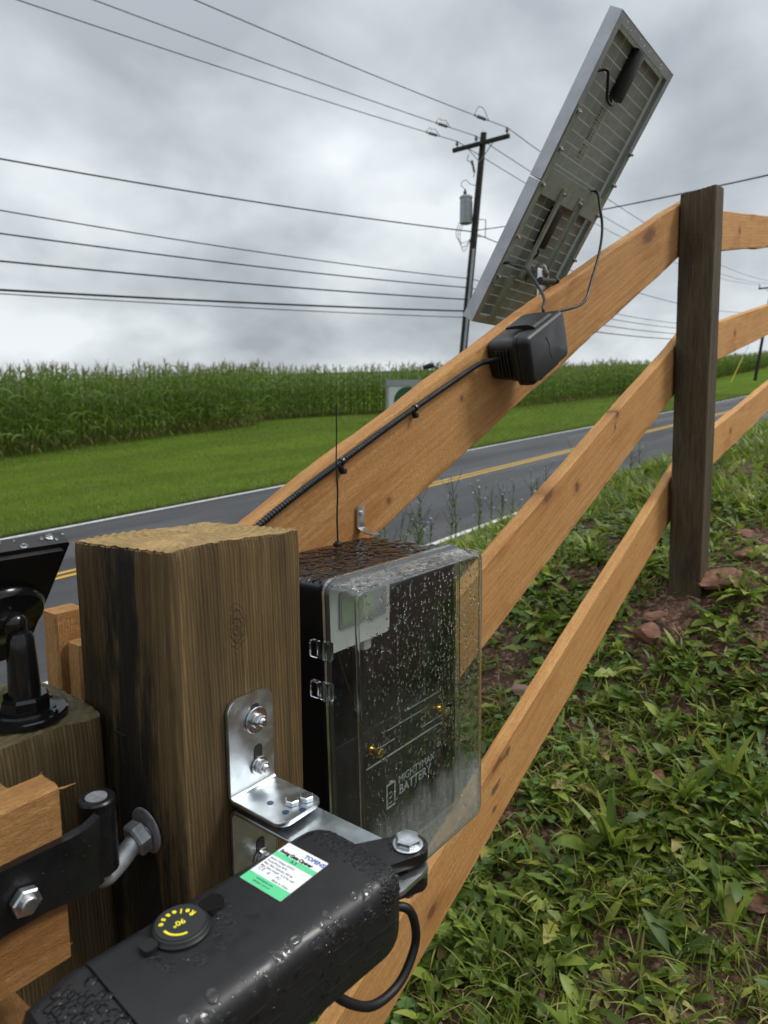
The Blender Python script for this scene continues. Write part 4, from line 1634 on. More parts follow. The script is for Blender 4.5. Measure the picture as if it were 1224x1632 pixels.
# two boards behind, at the road side of the gate post
bd = thing('corner_boards', (.36, .70, .1), 'short orange boards behind the gate post, seen above the lower post', 'board')
for (x0, x1, y0, y1, zt, sd_) in ((.328, .362, .682, .71, 1.292, 81), (.338, .40, .655, .680, 1.262, 82)):
    b_ = sawn_board(zt - .1, x1 - x0, y1 - y0, sd_)
    mt = frame((x0, y0, .1), (0, 0, 1), (0, 1, 0), (-1, 0, 0))
    obj('board', b_, 'gate_wood', bd, smooth=40, mtx=mt)

# ================================================================== small builders


def loft(mb, sections, cap0=True, cap1=True):
    """sections: lists of 3D points, equal length"""
    n = len(sections[0])
    vs = [Vector(p) for s in sections for p in s]
    fs = []
    for i in range(len(sections) - 1):
        for k in range(n):
            a, b = i * n + k, i * n + (k + 1) % n
            fs.append((a, b, b + n, a + n))
    if cap0:
        fs.append(tuple(reversed(range(n))))
    if cap1:
        fs.append(tuple(range((len(sections) - 1) * n, len(sections) * n)))
    mb.add(vs, fs)
    return mb


def drop(mb, p, nrm, r, h=.45, stretch=1.0, sdir=None, n=8, rr=random):
    """one bead of water sitting on a surface"""
    nrm = Vector(nrm).normalized()
    u = Vector(sdir).normalized() if sdir is not None else nrm.orthogonal().normalized()
    u = (u - nrm * u.dot(nrm)).normalized()
    w = nrm.cross(u)
    p = Vector(p)
    vs, fs = [], []
    rings = ((1.0, -.12), (1.0, .25), (.78, .72), (.4, .95))
    j0, j1, j2 = rr.uniform(0, 6.3), rr.uniform(0, .13), rr.uniform(0, .10)
    jit = [1 + j1 * cos(4 * pi * k / n + j0) + j2 * cos(6 * pi * k / n + j0 * 2) for k in range(n)]
    for (q, z) in rings:
        for k in range(n):
            a = 2 * pi * k / n
            vs.append(p + (u * cos(a) * stretch + w * sin(a)) * r * q * jit[k] + nrm * r * h * z)
    vs.append(p + nrm * r * h)
    vs.append(p - nrm * r * h * .12)
    t, b = len(vs) - 2, len(vs) - 1
    for i in range(3):
        for k in range(n):
            a, c = i * n + k, i * n + (k + 1) % n
            fs.append((a, c, c + n, a + n))
    for k in range(n):
        fs.append((3 * n + k, 3 * n + (k + 1) % n, t))
        fs.append(((k + 1) % n, k, b))
    mb.add(vs, fs)


def threads(mb, p0, d_, r, L, pitch=.0012, n=12):
    d_ = Vector(d_).normalized()
    prof = []
    k = int(L / pitch)
    for i in range(k):
        prof += [(r, i * pitch), (r * .86, (i + .5) * pitch)]
    prof.append((r * .8, L))
    mb.lathe(prof, p0, d_, n)


# ================================================================== GATE
gate = thing('wooden_gate', (.1, .47, .5), 'orange wooden gate corner with black strap hinge at the lower left', 'gate')
b_ = sawn_board(.62, .134, .026, 90)
GT = Matrix.Translation((-.41, .45, 1.2425))
gb = obj('board', b_, 'gate_wood', gate, smooth=40, mtx=GT)
b_ = sawn_board(.60, .142, .045, 91)
wood_rail('gate_wood_red', .86, bd=.0034)
obj('board', b_, 'gate_wood_red', gate, smooth=40, mtx=Matrix.Translation((-.41, .4775, 1.2385)))
b_ = sawn_board(.9, .09, .04, 92)
obj('stile', b_, 'gate_wood_red', gate, smooth=40, mtx=frame((.105, .4785, .16), (0, 0, 1), (0, 1, 0), (-1, 0, 0)))
# torn fibres on the sawn end
mb = MB()
rr = random.Random(9)
for k in range(90):
    z = 1.2425 - rr.random() * .132
    y = .45 + rr.random() * .026
    l = rr.uniform(.0008, .0035)
    mb.tube([Vector((.2095, y, z)), Vector((.2100 + l, y + rr.uniform(-.5, .5) * l, z + rr.uniform(-.4, .4) * l))], [.0003, .00008], 3)
mb.tube([Vector((.206, .450, 1.2405)), Vector((.214, .4485, 1.2398)), Vector((.2215, .447, 1.2402))], [.0009, .0006, .0002], 4)
obj('splinter', mb, 'wood_splinter', gate, kind='stuff')
# strap hinge
mb = MB()
sec = []
for x, y in ((-.40, .4455), (.195, .4455), (.212, .4455), (.226, .4480), (.240, .456)):
    z0, z1 = 1.1605, 1.2055
    if x > .2:
        t = (x - .2) / .04
        z0, z1 = z0 - .010 * t, z1 - .002 * t
    sec.append([(x, y - .004, z0), (x, y + .004, z0), (x, y + .004, z1), (x, y - .004, z1)])
loft(mb, sec)
strap = obj('strap_hinge', mb, 'black_iron', gate, smooth=30)
mb = MB()
mb.lathe([(.0132, -.030), (.0140, -.029), (.0140, .029), (.0128, .0305), (.0090, .0305), (.0090, .026)], (.2525, .4795, 1.1725), (0, 0, 1), 24)
obj('barrel', mb, 'black_iron', strap, smooth=30)
mb = MB()
mb.hexnut((.178, .4405, 1.180), (0, -1, 0), .0098, .007, .0055)
obj('bolt', mb, 'galvanized', strap, smooth=30)
mb = MB()
rr = random.Random(21)
for k in range(26):
    drop(mb, (rr.uniform(.12, .225), .4410, rr.uniform(1.165, 1.202)), (0, -1, 0), rr.uniform(.0004, .0010), .5, rr=rr)
for k in range(10):
    a = rr.uniform(-2.4, -.9)
    drop(mb, (.2525 + .0140 * cos(a), .4795 + .0140 * sin(a), rr.uniform(1.148, 1.198)), (cos(a), sin(a), 0), rr.uniform(.0004, .0009), .5, rr=rr)
obj('water_drops', mb, 'water_on_black', strap, kind='stuff', smooth=60)

# pintle bolt in the gate post
pin = thing('hinge_pintle', (.30, .4865, 1.148), 'grey galvanised hinge pintle with nut and washer screwed into the gate post', 'hinge pin')
mb = MB()
mb.tube(bez([(.2525, .4795, 1.2035), (.2525, .4795, 1.16), (.2525, .4795, 1.140), (.256, .4800, 1.1335), (.268, .4815, 1.137), (.283, .4835, 1.1445), (.296, .4850, 1.148)], 42), .0082, 14)
obj('rod', mb, 'dull_zinc', pin, smooth=40)
mb = MB()
mb.hexnut((.2945, .4850, 1.1485), (-1, .0, -.25), .0145, .0115)
obj('nut', mb, 'dull_zinc', pin, smooth=30)
mb = MB()
mb.lathe([(.0190, 0), (.0200, .0008), (.0200, .0020), (.0190, .0026)], (.2988, .4855, 1.1495), (-1, 0, -.08), 28)
obj('washer', mb, 'dull_zinc', pin, smooth=30)

# ================================================================== SWIVEL MOUNT WITH PANEL
sw = thing('swivel_solar_light', (.25, .575, 1.243), 'black swivel mount with tilted black panel on top of the lower post', 'solar light')
bc = Vector((.2475, .5755, 1.2435))
mb = MB()
mb.lathe([(.0315, 0), (.0325, .001), (.0325, .0042), (.031, .0052), (.0235, .0056), (.023, .0075), (.014, .0085)], bc, (0, 0, 1), 36)
base = obj('base_plate', mb, 'black_gloss', sw, smooth=30)
mb = MB()
mb.lathe([(.0185, 0), (.0195, .001), (.0195, .0095), (.0175, .012)], bc + Vector((0, 0, .0075)), (0, 0, 1), 8)
obj('collar_nut', mb, 'black_gloss', sw, smooth=25)
for a in (-1.1, .4, 2.5):
    mb = MB()
    mb.lathe([(.0033, 0), (.0033, .002), (.002, .003)], bc + Vector((cos(a) * .0265, sin(a) * .0265, .0052)), (0, 0, 1), 10)
    obj('screw', mb, 'black_gloss', base, smooth=30)
mb = MB()
mb.tube([bc + Vector((0, 0, z)) for z in (.018, .024, .055, .068, .073, .075)], [.0125, .0125, .0112, .0105, .0085, .005], 20)
obj('column', mb, 'black_gloss', sw, smooth=30)
pl_v = Vector((0, .64, -.768))                       # down along the tilted panel
pl_n = Vector((0, -.768, -.64))                      # back of the panel
pc = Vector((.2050, .6030, 1.3300))                  # middle of the panel's back
mb = MB()
hub = bc + Vector((-.0035, .0, .082))
mb.tube(bez([bc + Vector((0, 0, .068)), hub, hub + Vector((-.006, .008, .004)), pc + Vector((.036, 0, 0)) + pl_n * .012], 12), [.007] * 13, 12)
bm = bmesh.new()
bmesh.ops.create_uvsphere(bm, u_segments=16, v_segments=10, radius=.0095)
mb.addbm(bm, Matrix.Translation(hub))
obj('ball_joint', mb, 'black_gloss', sw, smooth=60)
mb = MB()
mb.lathe([(.038, 0), (.038, .003), (.035, .0075), (.02, .0105), (.014, .0145), (.006, .015)], pc + Vector((-.004, 0, 0)) + pl_n * .0042 + Vector((.040, 0, 0)), pl_n, 40)
obj('mount_disc', mb, 'black_gloss', sw, smooth=35)
mb = MB()
mb.prism(rrect(.158, .156, .003, 2), pc, (1, 0, 0), tuple(-pl_v), tuple(-pl_n * .012))
mb2 = MB()
mb2.prism(rrect(.148, .146, .003, 2), pc + pl_n * .0001, (1, 0, 0), tuple(-pl_v), tuple(pl_n * .004))
plate = obj('panel', mb, 'black_plastic', sw, smooth=30)
obj('back_cover', mb2, 'black_plastic', sw, smooth=30)
mb = MB()
rr = random.Random(31)
for k in range(46):
    p = pc + Vector((rr.uniform(-.078, .079), 0, 0)) - pl_v * .0785 - pl_n * rr.uniform(0, .012)
    drop(mb, p, -pl_v, rr.uniform(.0008, .0032), .45, 1.3, (1, 0, 0), rr=rr)
obj('water_drops', mb, 'water', plate, kind='stuff', smooth=60)
mb = MB()
mb.tube(bez([pc + Vector((.052, -.004, .002)), pc + Vector((.056, -.012, -.010)), pc + Vector((.055, -.014, -.055)), pc + Vector((.0545, -.016, -.075)), bc + Vector((.012, .004, .006))], 24), .0014, 6)
obj('cable', mb, 'black_rubber', sw, smooth=60)

# ================================================================== BRACKETS ON THE POST
br = thing('gate_opener_bracket', (.371, .437, 1.17), 'shiny zinc angle bracket bolted to the gate post above the black opener', 'bracket')


def strip_path(path, x0, x1, th, rc, slots=(), steps=6):
    pass


def angle_plate(z_top, z_bend, y_face, y_out, x0, x1, th, r_in, r_corner, up=1):
    """bent flat bar: vertical leg against the post, horizontal leg out towards -Y. built as a strip with rounded ends"""
    path = []                                                      # (y, z) centre line from the vertical end to the horizontal end
    yc = y_face - th / 2
    nv = 14
    for k in range(nv + 1):
        path.append((yc, z_top + (z_bend + up * r_in - z_top) * k / nv))
    for k in range(1, 7):
        a = pi / 2 * k / 6
        path.append((yc - r_in * (1 - cos(a)), z_bend + up * r_in * (1 - sin(a))))
    for k in range(1, nv + 1):
        path.append((yc - r_in + (y_out - (yc - r_in)) * k / nv, z_bend))
    # width profile: rounded ends
    dist = [0]
    for a, b in zip(path, path[1:]):
        dist.append(dist[-1] + sqrt((a[0] - b[0]) ** 2 + (a[1] - b[1]) ** 2))
    tot = dist[-1]
    sec = []
    W2 = (x1 - x0) / 2
    xc = (x0 + x1) / 2
    pts = []
    for k in range(1, 6):
        q = r_corner * (1 - cos(pi / 2 * k / 6))
        pts.append(q)
    # resample densely
    samp = sorted(set([0.0] + pts + [d_ for d_ in dist if r_corner < d_ < tot - r_corner] + [tot - q for q in pts] + [tot]))
    for d_ in samp:
        i = max(j for j in range(len(dist)) if dist[j] <= d_ + 1e-9)
        i = min(i, len(dist) - 2)
        t = (d_ - dist[i]) / (dist[i + 1] - dist[i])
        y = path[i][0] + (path[i + 1][0] - path[i][0]) * t
        z = path[i][1] + (path[i + 1][1] - path[i][1]) * t
        ty, tz = path[i + 1][0] - path[i][0], path[i + 1][1] - path[i][1]
        l = sqrt(ty * ty + tz * tz)
        ny, nz_ = -tz / l * up, ty / l * up
        e_ = min(d_, tot - d_)
        w = W2 - r_corner + sqrt(max(0, r_corner ** 2 - (r_corner - e_) ** 2)) if e_ < r_corner else W2
        h = th / 2
        bv = min(.0006, w * .2)
        prof = [(-w, -h + bv), (-w + bv, -h), (w - bv, -h), (w, -h + bv), (w, h - bv), (w - bv, h), (-w + bv, h), (-w, h - bv)]
        sec.append([(xc + a, y + ny * b, z + nz_ * b) for a, b in prof])
    mb = MB()
    loft(mb, sec)
    return mb


TH = .0038
obj('upper_angle', angle_plate(1.2575, 1.1705, .4385, .3735, .346, .3965, TH, .006, .011), 'zinc_plate', br, smooth=35)
obj('lower_angle', angle_plate(1.070, 1.1600, .4385, .262, .3475, .3965, TH, .006, .011, -1), 'zinc_plate', br, smooth=35)


def slot(x, z0, z1, r=.0046, y=.4346):
    mb = MB()
    poly = []
    for k in range(9):
        a = pi * k / 8
        poly.append((x + r * cos(a), z1 + r * sin(a)))
    for k in range(9):
        a = pi + pi * k / 8
        poly.append((x + r * cos(a), z0 + r * sin(a)))
    mb.prism(poly, (0, y, 0), (1, 0, 0), (0, 0, 1), (0, -.0006, 0))
    return mb


for (x, z0, z1) in ((.3755, 1.2305, 1.2440), (.3775, 1.1900, 1.2060), (.377, 1.098, 1.118)):
    obj('slot', slot(x, z0, z1), 'print_black', br, smooth=0)
for (x, z, big) in ((.3755, 1.2335, True), (.3775, 1.1905, False), (.377, 1.103, False)):
    mb = MB()
    if big:
        mb.lathe([(.0112, 0), (.0118, .0005), (.0118, .0013), (.0112, .0017)], (x, .4340, z), (0, -1, 0), 30)
    else:
        mb.lathe([(.0082, 0), (.0086, .0005), (.0086, .0012), (.008, .0016)], (x, .4340, z), (0, -1, 0), 24)
    w_o = obj('washer', mb, 'stainless', br, smooth=30)
    mb = MB()
    mb.lathe([(.0060, 0), (.0064, .0004), (.0064, .0014), (.0056, .002)], (x, .4323, z), (0, -1, 0), 20)
    mb.hexnut((x, .4305, z), (0, -1, 0), .0060, .0048)
    obj('nut', mb, 'stainless', br, smooth=30)
    mb = MB()
    threads(mb, (x, .4258, z), (0, -1, 0), .0036, .0035 if z > 1.12 else .020, .0009)
    obj('bolt_end', mb, 'stainless', br, smooth=20)
for (x, y) in ((.3740, .3895), (.3855, .3840)):
    mb = MB()
    mb.hexnut((x, y, 1.1725), (0, 0, 1), .0062, .0046)
    obj('bolt', mb, 'galvanized', br, smooth=30)
for (x, y) in ((.3635, .4050), (.3620, .3850), (.3730, .3765)):
    mb = MB()
    mb.lathe([(.0030, 0), (.0030, .0005)], (x, y, 1.1722), (0, 0, 1), 18)
    obj('hole', mb, 'hole_blue', br, smooth=0)

# ================================================================== GATE OPENER
op = thing('gate_opener', (.26, .30, 1.15), 'black rain-beaded gate opener arm with green and white label, in the foreground', 'gate opener')
YAW = radians(-4.5)
OX = Vector((cos(YAW), sin(YAW), 0))
OY = Vector((-sin(YAW), cos(YAW), 0))
OC = Vector((.26, .3060, 1.1555))                      # middle of the housing


def osec(s, w, h, r, dz=0.0, dy=0.0):
    c = OC + OX * s + Vector((0, 0, dz)) + OY * dy
    return [c + OY * p[0] + Vector((0, 0, p[1])) for p in rrect(w, h, r, 7)]


HW, HH, HR = .090, .0640, .0135
sec = [osec(-.092, HW - .003, HH - .003, HR), osec(-.0912, HW, HH, HR)]
sec += [osec(s, HW, HH, HR) for s in (-.05, 0, .04, .074)]
for k in range(1, 9):
    a = pi / 2 * k / 8
    q = 1 - cos(a)
    sec.append(osec(.074 + .024 * sin(a), HW - .030 * q, HH - .026 * q, HR - .001 * q))
mb = MB()
loft(mb, sec)
housing = obj('housing', mb, 'opener_black', op, smooth=40)
sec = [osec(-.0925, HW - .001, HH - .001, HR), osec(-.098, HW, HH, HR), osec(-.124, HW - .006, HH - .006, HR, -.002), osec(-.1265, HW - .012, HH - .012, HR - .002, -.003)]
mb = MB()
loft(mb, sec)
cap = obj('end_cap', mb, 'opener_black', op, smooth=40)
mb = MB()
mb.tube([OC + OX * -.112 + Vector((0, 0, -.01)), OC + OX * -.42 + Vector((0, .02, -.01))], .0125, 18)
obj('push_rod', mb, 'stainless', op, smooth=40)
# pressed ribs on the side of the housing
for j, z in enumerate((.012, -.001, -.013)):
    for k in range(5):
        s0 = -.07 + k * .033 + (j % 2) * .011
        mb = MB()
        yy = -HW / 2 - .0002
        c = OC + OX * s0 + OY * yy + Vector((0, 0, z))
        mb.prism(rrect(.020, .0013, .0006, 2), c, tuple(OX), (0, 0, 1), tuple(OY * -.0004))
        obj('rib', mb, 'opener_black', housing, smooth=0)
ZT = OC.z + HH / 2
# paper label
LM = frame(Vector((.2965, .3175, ZT + .0003)), Vector((0, -1, 0)), Vector((1, .03, 0)).normalized())
LW, LH = .0385, .0465
lab = obj('label_sticker', MB().prism(rrect(LW, LH, .0008, 2), (0, 0, 0), (1, 0, 0), (0, 1, 0), (0, 0, .0003)), 'label_white', op, smooth=0, mtx=LM)


def lab_rect(x0, x1, y0, y1, mat, nm='print'):
    obj(nm, MB().prism([(x0, y0), (x1, y0), (x1, y1), (x0, y1)], (0, 0, .00031), (1, 0, 0), (0, 1, 0), (0, 0, .00015)), mat, lab, smooth=0, mtx=LM)


lab_rect(-LW / 2, LW / 2, .0068, .0115, 'label_green', 'green_band')
lab_rect(-LW / 2, LW / 2, -LH / 2, -.0140, 'label_green', 'green_band')


def lab_text(s, size, x, y, mat, bold=0.0, space=1.0, align='LEFT', name='lettering'):
    mb = text_mb(s, size, Matrix.Translation((x, y, .00048)), .00006, None, align, bold, space)
    obj(name, mb, mat, lab, smooth=0, mtx=LM)


lab_text('TOPENS', .0050, .0010, .0172, 'label_blue', .00012)
lab_text('Swing Gate Opener', .0043, -.0175, .0122, 'print_black', .00018, .88)
lab_text('A 5', .0036, -.003, .0078, 'print_black', .0001)
for i, s in enumerate(('Motor Voltage: 24VDC', 'Power/Force: 36W', 'Max. Gate Capacity: 550 lbs', 'Max. Gate Length: 18 ft Per Leaf')):
    lab_text(s, .0024, -.0175, .0032 - i * .0031, 'label_grey', .00004)
lab_text('CE', .0042, -.0165, -.0098, 'label_grey', .00004, 1.2)
lab_text('FC', .0034, .0005, -.0098, 'label_grey', .00004)
lab_text('Made in China', .0026, .0, -.0130, 'label_grey', .00005)
mb = MB()
mb.prism([(-.0080, -.0098), (-.0050, -.0098), (-.0065, -.0072)], (0, 0, .00045), (1, 0, 0), (0, 1, 0), (0, 0, .00008))
obj('mark', mb, 'label_grey', lab, smooth=0, mtx=LM)
lab_text('www.topens.com', .0022, -.0100, -.0172, 'print_black', .00003)
lab_text('S/N 8 0 1 2 0 4 7', .0022, -.0100, -.0205, 'print_black', .00003)

# release knob
KC = Vector((.2205, .3285, ZT))
mb = MB()
mb.lathe([(.0178, 0), (.0182, .0005), (.0182, .0018), (.0172, .0026), (.0166, .0040), (.0156, .0046), (.0150, .0044)], KC, (0, 0, 1), 40)
knob = obj('release_knob', mb, 'black_plastic', op, smooth=30)
mb = MB()
mb.lathe([(.0149, .0), (.0149, .0003)], KC + Vector((0, 0, .0044)), (0, 0, 1), 36)
obj('knob_face', mb, 'print_black', knob, smooth=0)
mb = MB()
mb.prism(rrect(.016, .0125, .0055, 5), KC + Vector((.0225, -.0005, .0004)), (1, 0, 0), (0, 1, 0), (0, 0, .0042))
obj('knob_tab', mb, 'black_gloss', knob, smooth=30)
mb = MB()
mb.prism(rrect(.009, .010, .003, 4), KC + Vector((-.0215, .001, .0)), (1, 0, 0), (0, 1, 0), (0, 0, .0035))
obj('knob_tab', mb, 'black_plastic', knob, smooth=30)
# arc of letters, read from the far side of the opener
KZ = KC.z + .00485
mb = MB()
word = 'Release'
for i, ch in enumerate(word):
    a = radians(4 + i * 22.0)
    c = Vector((KC.x - .001 + .0100 * cos(a), KC.y + .0100 * sin(a), KZ))
    ur = Vector((cos(a), sin(a), 0))
    ut = Vector((-sin(a), cos(a), 0))
    text_mb(ch, .0052, frame(c, ut * -1, ur * 1) @ Matrix.Translation((0, -.0018, 0)) @ Matrix.Scale(-1, 4, (1, 0, 0)) if False else frame(c, ut, -ur) @ Matrix.Translation((0, -.0018, 0)), .00008, mb, 'CENTER', .0002)
obj('lettering', mb, 'yellow_print', knob, smooth=0)
mb = text_mb('90\u00b0', .0058, frame(Vector((KC.x - .0010, KC.y + .0020, KZ)), Vector((-.978, .208, 0)), Vector((-.208, -.978, 0))), .00008, None, 'CENTER', .0001)
obj('lettering', mb, 'yellow_print', knob, smooth=0)
mb = MB()
pts_o, pts_i = [], []
for k in range(19):
    a = radians(172 + 84 * k / 18)
    pts_o.append((KC.x + .0112 * cos(a), KC.y + .0112 * sin(a)))
    pts_i.append((KC.x + .0097 * cos(a), KC.y + .0097 * sin(a)))
n_ = 19
vs = [Vector((*p, KZ)) for p in pts_o] + [Vector((*p, KZ)) for p in pts_i] + [Vector((*p, KZ + .0001)) for p in pts_o] + [Vector((*p, KZ + .0001)) for p in pts_i]
fs = []
for k in range(n_ - 1):
    fs.append((2 * n_ + k, 2 * n_ + k + 1, 3 * n_ + k + 1, 3 * n_ + k))
    fs.append((k, n_ + k, n_ + k + 1, k + 1))
    fs.append((k, k + 1, 2 * n_ + k + 1, 2 * n_ + k))
    fs.append((n_ + k + 1, n_ + k, 3 * n_ + k, 3 * n_ + k + 1))
mb.add(vs, fs)
obj('arc_mark', mb, 'yellow_print', knob, smooth=0)

# fork and pivot bolt at the bracket end
PB = Vector((.3865, .2795, 0))
for z0, z1 in ((1.1665, 1.1745), (1.1440, 1.1520)):
    poly = []
    a0 = atan2(OX.y, OX.x)
    for k in range(13):
        a = a0 - pi / 2 + pi * k / 12
        poly.append((PB.x + .0155 * cos(a), PB.y + .0155 * sin(a)))
    q = OC + OX * .092
    poly += [(q.x + OY.x * .019, q.y + OY.y * .019), (q.x - OY.x * .019, q.y - OY.y * .019)]
    mb = MB()
    mb.prism(poly, (0, 0, z0), (1, 0, 0), (0, 1, 0), (0, 0, z1 - z0))
    obj('fork', mb, 'black_gloss', op, smooth=35)
mb = MB()
mb.lathe([(.0112, 0), (.0118, .0004), (.0118, .0012), (.011, .0016)], (PB.x, PB.y, 1.1746), (0, 0, 1), 30)
mb.lathe([(.0085, .0014), (.0098, .0022), (.0098, .0058), (.0088, .0072), (.0040, .0080), (.001, .0081)], (PB.x, PB.y, 1.1746), (0, 0, 1), 6)
obj('pivot_bolt', mb, 'galvanized', op, smooth=25)
mb = MB()
mb.cyl((PB.x, PB.y, 1.134), (PB.x, PB.y, 1.166), .0055, 16)
obj('pivot_pin', mb, 'stainless', op, smooth=40)
mb = MB()
mb.tube(bez([OC + OX * .092 + Vector((0, -.012, -.016)), (.3705, .270, 1.137), (.3805, .268, 1.118), (.3800, .268, 1.098), (.3610, .268, 1.082), (.3330, .270, 1.084), (.3080, .274, 1.104), (.296, .285, 1.122)], 56), .0034, 10)
obj('cable', mb, 'black_rubber', op, smooth=60)

# rain on the opener
mb = MB()
rr = random.Random(77)


def house_pt(s, u):
    """point and normal on the housing: u 0 = back top edge, 1 = front side low"""
    w, h, r = HW, HH, HR
    if s > .074:
        a = min(1, (s - .074) / .024)
        q = 1 - sqrt(max(0, 1 - a * a))
        w, h = w - .030 * q, h - .026 * q
    L1 = w - 2 * r
    L2 = pi * r / 2
    L3 = h - 2 * r
    t = u * (L1 + L2 + L3)
    c = OC + OX * s
    if t < L1:
        return c + OY * (w / 2 - r - t) + Vector((0, 0, h / 2)), Vector((0, 0, 1))
    t -= L1
    if t < L2:
        a = t / r
        n2 = OY * (-sin(a)) + Vector((0, 0, cos(a)))
        return c + OY * (-w / 2 + r) + Vector((0, 0, h / 2 - r)) + n2 * r, n2
    t -= L2
    return c + OY * (-w / 2) + Vector((0, 0, h / 2 - r - t)), -OY


for k in range(430):                                    # front shoulder and side
    s, u = rr.uniform(-.087, .095), rr.uniform(.55, 1.0)
    if rr.random() > .35 + .65 * abs(sin(s * 70)):
        continue
    p, n2 = house_pt(s, u)
    drop(mb, p, n2, (.0005 + .0026 * rr.random() ** 2.6) * (1.2 if u < .8 else .9), .30, rr.uniform(1.0, 1.7), (rr.uniform(-.3, .3), 0, -1) if u > .75 else (rr.uniform(-1, 1), rr.uniform(-1, 1), 0), rr=rr)
for k in range(110):                                     # a few around the knob
    a = rr.uniform(0, 6.28)
    p = KC + Vector((cos(a), sin(a), 0)) * rr.uniform(.020, .034)
    if abs(p.y - (OC.y)) < HW / 2 - HR:
        drop(mb, p, (0, 0, 1), rr.uniform(.0005, .0026), .28, rr.uniform(1, 2.2), (rr.uniform(-1, 1), rr.uniform(-1, 1), 0), rr=rr)
mb_clear, mb = mb, MB()
for k in range(420):                                    # beads crowding the rounded nose
    s, u = rr.uniform(.070, .0965), rr.uniform(0, .8)
    p, n2 = house_pt(s, u)
    n2 = (n2 + OX * max(0, .5 * (s - .074) / .024)).normalized()
    drop(mb, p - n2 * .0003, n2, rr.uniform(.0006, .0018), .5, 1, rr=rr)
for k in range(300):                                    # heavy beads on the end cap
    s, u = rr.uniform(-.123, -.093), rr.uniform(0, 1)
    p, n2 = house_pt(s, u)
    drop(mb, p - n2 * (.0004 + max(0, (-.098 - s)) * .18), n2, (.0006 + .0030 * rr.random() ** 1.5), .36, rr.uniform(1, 1.3), (1, 0, 0), rr=rr)
for k in range(26):
    a, q = rr.uniform(0, 6.28), rr.uniform(.0125, .0150)
    drop(mb, (PB.x + cos(a) * q, PB.y + sin(a) * q, 1.1745), (0, 0, 1), rr.uniform(.0006, .0013), .45, rr=rr)
obj('water_drops', mb, 'water_on_black', op, kind='stuff', smooth=60)
obj('water_drops', mb_clear, 'water', op, kind='stuff', smooth=60)

# ================================================================== ENCLOSURE
en = thing('equipment_enclosure', (.6, .5, .99), 'black wall box with rain-covered clear lid holding battery, beside the gate post', 'enclosure')
EX0, EX1, EZ0, EZ1 = .472, .706, .990, 1.333
ECX, ECZ = (EX0 + EX1) / 2, (EZ0 + EZ1) / 2
EW, EH = EX1 - EX0, EZ1 - EZ0


def esec(y, dw, r, n=6):
    return [(ECX + p[0] + (EZ1 - (ECZ + p[1])) * .033, y, ECZ + p[1]) for p in rrect(EW + dw, EH + dw, r, n)]


def rev(s):
    return list(reversed(s))


mb = MB()
# tub: outside from the back to the rim, then the cavity back inside
loft(mb, [esec(.5795, -.012, .010), esec(.578, -.008, .011), esec(.448, -.002, .012), esec(.4475, .006, .014), esec(.4415, .006, .014), esec(.4415, -.010, .009),
          esec(.570, -.016, .008)], True, True)
obj('body', mb, 'wet_black', en, smooth=35)
mb = MB()
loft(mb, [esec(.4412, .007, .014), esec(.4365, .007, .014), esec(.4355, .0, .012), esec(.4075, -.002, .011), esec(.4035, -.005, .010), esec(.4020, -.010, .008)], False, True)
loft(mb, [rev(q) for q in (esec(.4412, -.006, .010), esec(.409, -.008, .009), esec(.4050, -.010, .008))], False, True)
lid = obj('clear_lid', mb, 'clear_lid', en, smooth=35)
def ering(y, dw, r, rad, n=8, mbx=None):
    ring = [Vector(p) for p in esec(y, dw, r, 8)]
    ring.append(ring[0])
    mbx.tube(ring, rad, n, caps=False)


mb = MB()
ering(.4042, -.0062, .0095, .0022, 8, mb)
obj('lid_edge', mb, 'clear_block', lid, smooth=60)
mb = MB()
loft(mb, [esec(.4410, .0085, .014), esec(.4370, .0085, .014), esec(.4370, -.0035, .010), esec(.4410, -.0035, .010), esec(.4410, .0085, .014)], False, False)
obj('lid_flange', mb, 'clear_block', lid, smooth=35)
# hinge clips of clear plastic
for z in (1.268, 1.2265):
    mb = MB()
    mb.box((.4655, .4300, z - .009), (.4725, .4445, z + .009), .0015)
    mb.box((.4640, .4445, z - .0085), (.4712, .4560, z + .0085), .0015)
    mb.cyl((.4690, .4365, z - .0095), (.4690, .4365, z + .0095), .0040, 12)
    obj('hinge_clip', mb, 'clear_block', en, smooth=35)
# hanging tab on the rail
mb = MB()
loft(mb, [[(.683, .5795, z), (.697, .5795, z), (.697, .5775, z), (.683, .5775, z)] for z in (1.372, 1.344)])
loft(mb, [[(.683, .579, 1.3445), (.697, .579, 1.3445), (.697, .577, 1.3430), (.683, .577, 1.3430)], [(.683, .566, 1.339), (.697, .566, 1.339), (.697, .566, 1.337), (.683, .566, 1.337)],
          [(.683, .552, 1.338), (.697, .552, 1.338), (.697, .552, 1.336), (.683, .552, 1.336)]])
tab_o = obj('mounting_tab', mb, 'galvanized', en, smooth=30)
mb = MB()
mb.lathe([(.0032, 0), (.0032, .0015), (.002, .0022)], (.690, .5775, 1.363), (0, -1, 0), 12)
obj('screw', mb, 'dull_zinc', tab_o, smooth=30)
mb = MB()
mb.lathe([(.006, 0), (.006, .003), (.004, .004), (.003, .006)], (.6165, .553, 1.3335), (0, 0, 1), 14)
obj('grommet', mb, 'black_rubber', en, smooth=30)

ant = thing('wire_antenna', (.6165, .553, 1.3395), 'thin black wire antenna standing on top of the clear-lidded box', 'antenna')
mb = MB()
mb.tube(bez([(.6165, .553, 1.338), (.6155, .553, 1.37), (.6170, .553, 1.40), (.6150, .553, 1.435), (.6162, .553, 1.47), (.6158, .553, 1.505)], 30), [.0012] * 16 + [.0009] * 16, 6)
obj('wire', mb, 'black_rubber', ant, smooth=60)

